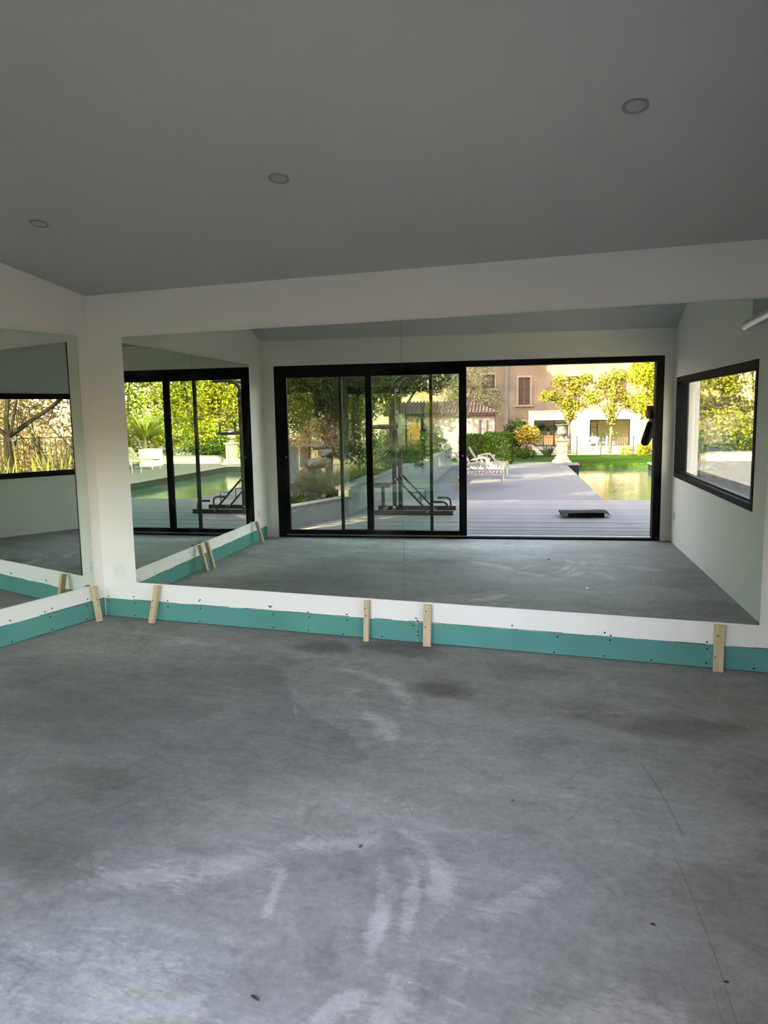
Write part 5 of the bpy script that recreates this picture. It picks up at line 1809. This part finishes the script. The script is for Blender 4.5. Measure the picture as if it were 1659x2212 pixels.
gchair('garden chair at the left end of the courtyard table', 7.15, 47.0, -math.pi / 2)
gchair('garden chair at the right end of the courtyard table', 9.55, 47.0, math.pi / 2)
gchair('garden chair on the lawn side of the courtyard table, left', 7.95, 46.2, math.pi * 0 + math.pi)
gchair('garden chair on the lawn side of the courtyard table, right', 8.75, 46.2, math.pi)

rt = thing('barrel_planter', 'tall brown barrel planter on the lawn edge by the fence', 'planter', 3.95, 33.6, -1.0)
MB().lathe([(0.17, 0), (0.21, 0.3), (0.22, 0.5), (0.20, 0.78), (0.17, 0.78), (0.16, 0.70), (0.0, 0.70)], 16).build('barrel', mat('brown_barrel', (0.14, 0.09, 0.06), 0.8, 0.25, 14, stretch=(5, 5, 1)), rt, True)
for z in (0.16, 0.60):
    MB().lathe([(0.205, z), (0.225, z + .02), (0.215, z + .05)], 16).build('hoop', M_STEEL, rt, True)
rt = thing('wooden_gate', 'orange brown wooden plank gate right of the annex', 'gate', 13.55, 51.3, -1.33)
for k in range(8):
    MB().box(-.8 + k * .2, -.8 + k * .2 + .185, -.03, .03, 0.05, 2.0).build('plank', mat('orange_gate_wood', (0.42, 0.22, 0.08), 0.7, 0.2, 6, stretch=(5, 5, 1)), rt)
for z in (0.35, 1.6):
    MB().box(-.8, .8, .03, .06, z, z + .12).build('rail', M_OAK, rt)


def railing(name, label, pts, z, h, step, pu=0.05, cat='fence'):
    """thin iron railing through plan points (u, v)"""
    rt = thing(name, label, cat, pts[0][0], pts[0][1], z)
    loc = [Vector((a_ - pts[0][0], -(b_ - pts[0][1]), 0)) for a_, b_ in pts]
    bar_m = MB().box(-.007, .007, -.007, .007, 0.06, h).mesh('bar', M_RACK)
    post_m = MB().box(-.022, .022, -.022, .022, 0, h + .04).mesh('post', M_RACK)
    for p0, p1 in zip(loc[:-1], loc[1:]):
        for zz in (0.08, h):
            MB().bar(p0 + Vector((0, 0, zz)), p1 + Vector((0, 0, zz)), 0.028, 0.022).build('rail', M_RACK, rt)
        n = max(1, int((p1 - p0).length / step))
        for i in range(n):
            q = p0.lerp(p1, (i + .5) / n)
            o_ = obj('bar', bar_m, rt)
            o_.location = q
        k = max(1, int((p1 - p0).length / 1.6))
        for i in range(k + 1):
            o_ = obj('post', post_m, rt)
            o_.location = p0.lerp(p1, i / k)
    return rt


railing('iron_railing', 'thin black iron railing between lawn and courtyard, left run', [(3.0, 36.0), (6.78, 36.0)], -1.06, 1.03, 0.13)
railing('iron_railing', 'thin black iron railing between lawn and courtyard, right run', [(8.11, 36.0), (13.5, 36.0)], -1.06, 1.03, 0.13)
railing('garden_railing', 'dark iron railing outside the window, seen in the left mirror', [(12.4, -5.5), (12.4, 4.0)], -0.16, 1.24, 0.12)

# ================================================================== the photographer: arm and phone show in the open doorway
M_JACKET = mat('black_jacket', (0.012, 0.012, 0.013), 0.85, 0.25, 18, bump=0.4)
M_SKIN = mat('skin', (0.50, 0.29, 0.20), 0.5, 0.06, 12)
M_TROUS = mat('dark_trousers', (0.02, 0.022, 0.03), 0.9, 0.2, 18)
M_HAIR = mat('dark_hair', (0.025, 0.018, 0.012), 0.6, 0.3, 40, stretch=(6, 6, 1))
person = thing('person', 'person in a black jacket holding up a phone beside the door jamb', 'person', 4.94, 0.86, -0.03)


def skin_body(name, verts, edges, radii, m, root_i, parent, sub=2):
    me = bpy.data.meshes.new(name)
    me.from_pydata(verts, edges, [])
    o_ = obj(name, me, parent)
    sk = o_.modifiers.new('skin', 'SKIN')
    sk.use_smooth_shade = True
    for i, r_ in enumerate(radii):
        d = me.skin_vertices[0].data[i]
        d.radius = (r_, r_) if not isinstance(r_, tuple) else r_
        d.use_root = i == root_i
    sb_ = o_.modifiers.new('sub', 'SUBSURF')
    sb_.levels = sb_.render_levels = sub
    me.materials.append(m)
    return o_


# local: x = u, y = towards the room; the person's left arm (towards -u) carries the phone
cu, cv = 4.542 - 4.94, -(0.1439 - 0.86)          # camera in person coordinates
HX, HY, HZ = cu + 0.028, cv - 0.055, 1.53 - 0.10   # wrist below and behind the phone (z from the deck)
BV = [(0, 0, 0.98), (0, 0, 1.16), (0, 0.0, 1.34), (0, 0, 1.46), (0, 0.005, 1.52),
      (0.10, 0, 0.90), (0.11, 0.02, 0.50), (0.11, 0, 0.10), (0.12, 0.14, 0.035),
      (-0.10, 0, 0.90), (-0.11, 0.02, 0.50), (-0.11, 0, 0.10), (-0.12, 0.14, 0.035),
      (0.18, 0, 1.42), (0.24, 0.0, 1.14), (0.22, 0.14, 0.95), (0.20, 0.20, 0.90),
      (-0.17, 0.02, 1.42), (-0.33, 0.26, 1.20), (cu - 0.005, 0.47, 1.13), (cu + 0.012, cv - 0.14, 1.27), (HX, HY, HZ - 0.03)]
BE = [(0, 1), (1, 2), (2, 3), (3, 4), (0, 5), (5, 6), (6, 7), (7, 8), (0, 9), (9, 10), (10, 11), (11, 12), (3, 13), (13, 14), (14, 15), (15, 16), (3, 17), (17, 18), (18, 19), (19, 20), (20, 21)]
BR = [(0.15, 0.11), (0.14, 0.10), (0.16, 0.11), (0.10, 0.08), 0.055, 0.085, 0.062, 0.045, 0.040, 0.085, 0.062, 0.045, 0.040, 0.065, 0.052, 0.042, 0.034, 0.065, 0.056, 0.052, 0.046, 0.036]
body = skin_body('body', BV, BE, BR, M_JACKET, 0, person)
# trousers and shoes over the legs
TV = [(0, 0, 0.96), (0.10, 0, 0.86), (0.11, 0.02, 0.50), (0.11, 0, 0.09), (-0.10, 0, 0.86), (-0.11, 0.02, 0.50), (-0.11, 0, 0.09), (0, 0, 1.05)]
skin_body('trousers', TV, [(0, 1), (1, 2), (2, 3), (0, 4), (4, 5), (5, 6), (0, 7)], [(0.15, 0.115), 0.085, 0.072, 0.058, 0.085, 0.072, 0.058, (0.15, 0.115)], M_TROUS, 0, person)
for s in (-1, 1):
    k = MB().lathe([(0.0, 0.0), (0.05, 0.0), (0.052, 0.03), (0.045, 0.07), (0.03, 0.09), (0.0, 0.095)], 14).build('shoe', M_BLACK, person, True)
    k.location = (s * 0.115, 0.07, 0.002)
    k.scale = (1, 2.6, 1)
# head with face and hair
bm = bmesh.new()
bmesh.ops.create_uvsphere(bm, u_segments=24, v_segments=18, radius=1.0)
for vv in bm.verts:
    x, y, z = vv.co
    w_ = 0.076 * (1 - 0.22 * max(0, -z))
    vv.co = (x * w_, y * 0.098 + (0.012 if z < -0.3 and y > 0 else 0), z * 0.118)
    if y > 0.75 and abs(x) < 0.25 and -0.35 < z < 0.12:
        vv.co.y += 0.016 * (1 - abs(x) / 0.25) * (0.5 - (z - 0.12))
    if y > 0.6 and 0.0 < z < 0.25 and 0.2 < abs(x) < 0.6:
        vv.co.y -= 0.006
me = bpy.data.meshes.new('head')
bm.to_mesh(me)
bm.free()
me.materials.append(M_SKIN)
me.polygons.foreach_set('use_smooth', [True] * len(me.polygons))
head = obj('head', me, person)
head.location = (0, 0.02, 1.655)
head.rotation_euler = (rad(-6), 0, rad(24))
MB().tube([(0, 0.0, -0.18), (0, 0.0, -0.07)], [0.055, 0.05], 14).build('neck', M_SKIN, head, True)
for s in (-1, 1):
    e_ = MB().lathe([(0.0, -0.004), (0.010, 0.0), (0.0, 0.006)], 10).build('eye', M_BLACK, head, True)
    e_.location = (s * 0.030, 0.089, 0.012)
    e_.rotation_euler = (rad(-90), 0, 0)
    e_ = MB().lathe([(0.0, -0.006), (0.028, -0.003), (0.030, 0.003), (0.016, 0.006), (0.0, 0.004)], 12).build('ear', M_SKIN, head, True)
    e_.location = (s * 0.076, 0.0, 0.0)
    e_.rotation_euler = (0, s * rad(80), 0)
    e_.scale = (1, 0.7, 1)
MB().tube([(-0.022, 0.086, -0.055), (0, 0.095, -0.057), (0.022, 0.086, -0.055)], [0.003, 0.006, 0.003], 8).build('mouth', mat('lips', (0.35, 0.13, 0.10), 0.5, 0.05, 20), head, True)
bm = bmesh.new()
bmesh.ops.create_uvsphere(bm, u_segments=20, v_segments=14, radius=1.0)
for vv in list(bm.verts):
    x, y, z = vv.co
    vv.co = (x * 0.086, y * 0.108 - 0.012, z * 0.128 + 0.008)
bmesh.ops.delete(bm, geom=[q for q in bm.verts if q.co.z < -0.02 and q.co.y > -0.01 or q.co.z < 0.055 and q.co.y > 0.055 or q.co.z < -0.085], context='VERTS')
me = bpy.data.meshes.new('hair')
bm.to_mesh(me)
bm.free()
me.materials.append(M_HAIR)
hr = obj('hair', me, head)
hr.modifiers.new('thick', 'SOLIDIFY').thickness = 0.012
# hand: palm and five fingers closed round the phone (palm behind the phone, fingers at its sides)
px0, px1, pz0, pz1 = cu - 0.030, cu + 0.041, 1.53 + 0.038 - 0.147, 1.53 + 0.038
py = cv - 0.006       # front of the phone body sits just behind the lens
hand = skin_body('hand', [(HX, HY, HZ - 0.05), (HX, HY + 0.012, HZ), (HX - 0.004, HY + 0.022, HZ + 0.05)], [(0, 1), (1, 2)], [0.026, (0.032, 0.018), (0.034, 0.015)], M_SKIN, 0, person)
for k, dz in enumerate((0.062, 0.044, 0.027, 0.012)):
    z = HZ + dz
    L_ = (0.94, 1.0, 0.95, 0.8)[k]
    skin_body('finger', [(px0 + 0.022, HY + 0.024, z), (px0 - 0.006, HY + 0.028, z + 0.004), (px0 - 0.013, py - 0.006, z + 0.006), (px0 - 0.006, py + 0.012, z + 0.006), (px0 + 0.018 * L_, py + 0.0125, z + 0.007)], [(0, 1), (1, 2), (2, 3), (3, 4)], [0.0088, 0.0085, 0.008, 0.0075, 0.006], M_SKIN, 0, hand, 1)
skin_body('thumb', [(px1 - 0.012, HY + 0.012, HZ + 0.01), (px1 + 0.008, HY + 0.018, HZ + 0.035), (px1 + 0.012, py - 0.006, HZ + 0.060), (px1 + 0.004, py + 0.004, HZ + 0.082)], [(0, 1), (1, 2), (2, 3)], [0.012, 0.0105, 0.009, 0.0075], M_SKIN, 0, hand, 1)
# the phone itself
phone = thing('phone', 'black phone held up in the open doorway beside the jamb', 'phone', 4.94, 0.86, -0.03)
M_PHONE = mat('black_phone', (0.008, 0.008, 0.01), 0.2, 0.2, 30)
MB().box(px0, px1, py - 0.0075, py, pz0, pz1).build('case', M_PHONE, phone, bevel=0.003)
MB().box(px0 + .003, px1 - .003, py - 0.0085, py - 0.0075, pz0 + .004, pz1 - .004).build('screen', mat('dark_screen', (0.01, 0.01, 0.012), 0.05, 0.1, 10), phone)
for dx, dz in ((0.055, -0.016), (0.055, -0.036)):
    l_ = MB().lathe([(0.0, 0), (0.0075, 0), (0.0075, 0.0015), (0.0, 0.0015)], 16).build('lens_ring', M_STEEL, phone, True)
    l_.location = (px0 + dx, py, pz1 + dz)
    l_.rotation_euler = (rad(-90), 0, 0)
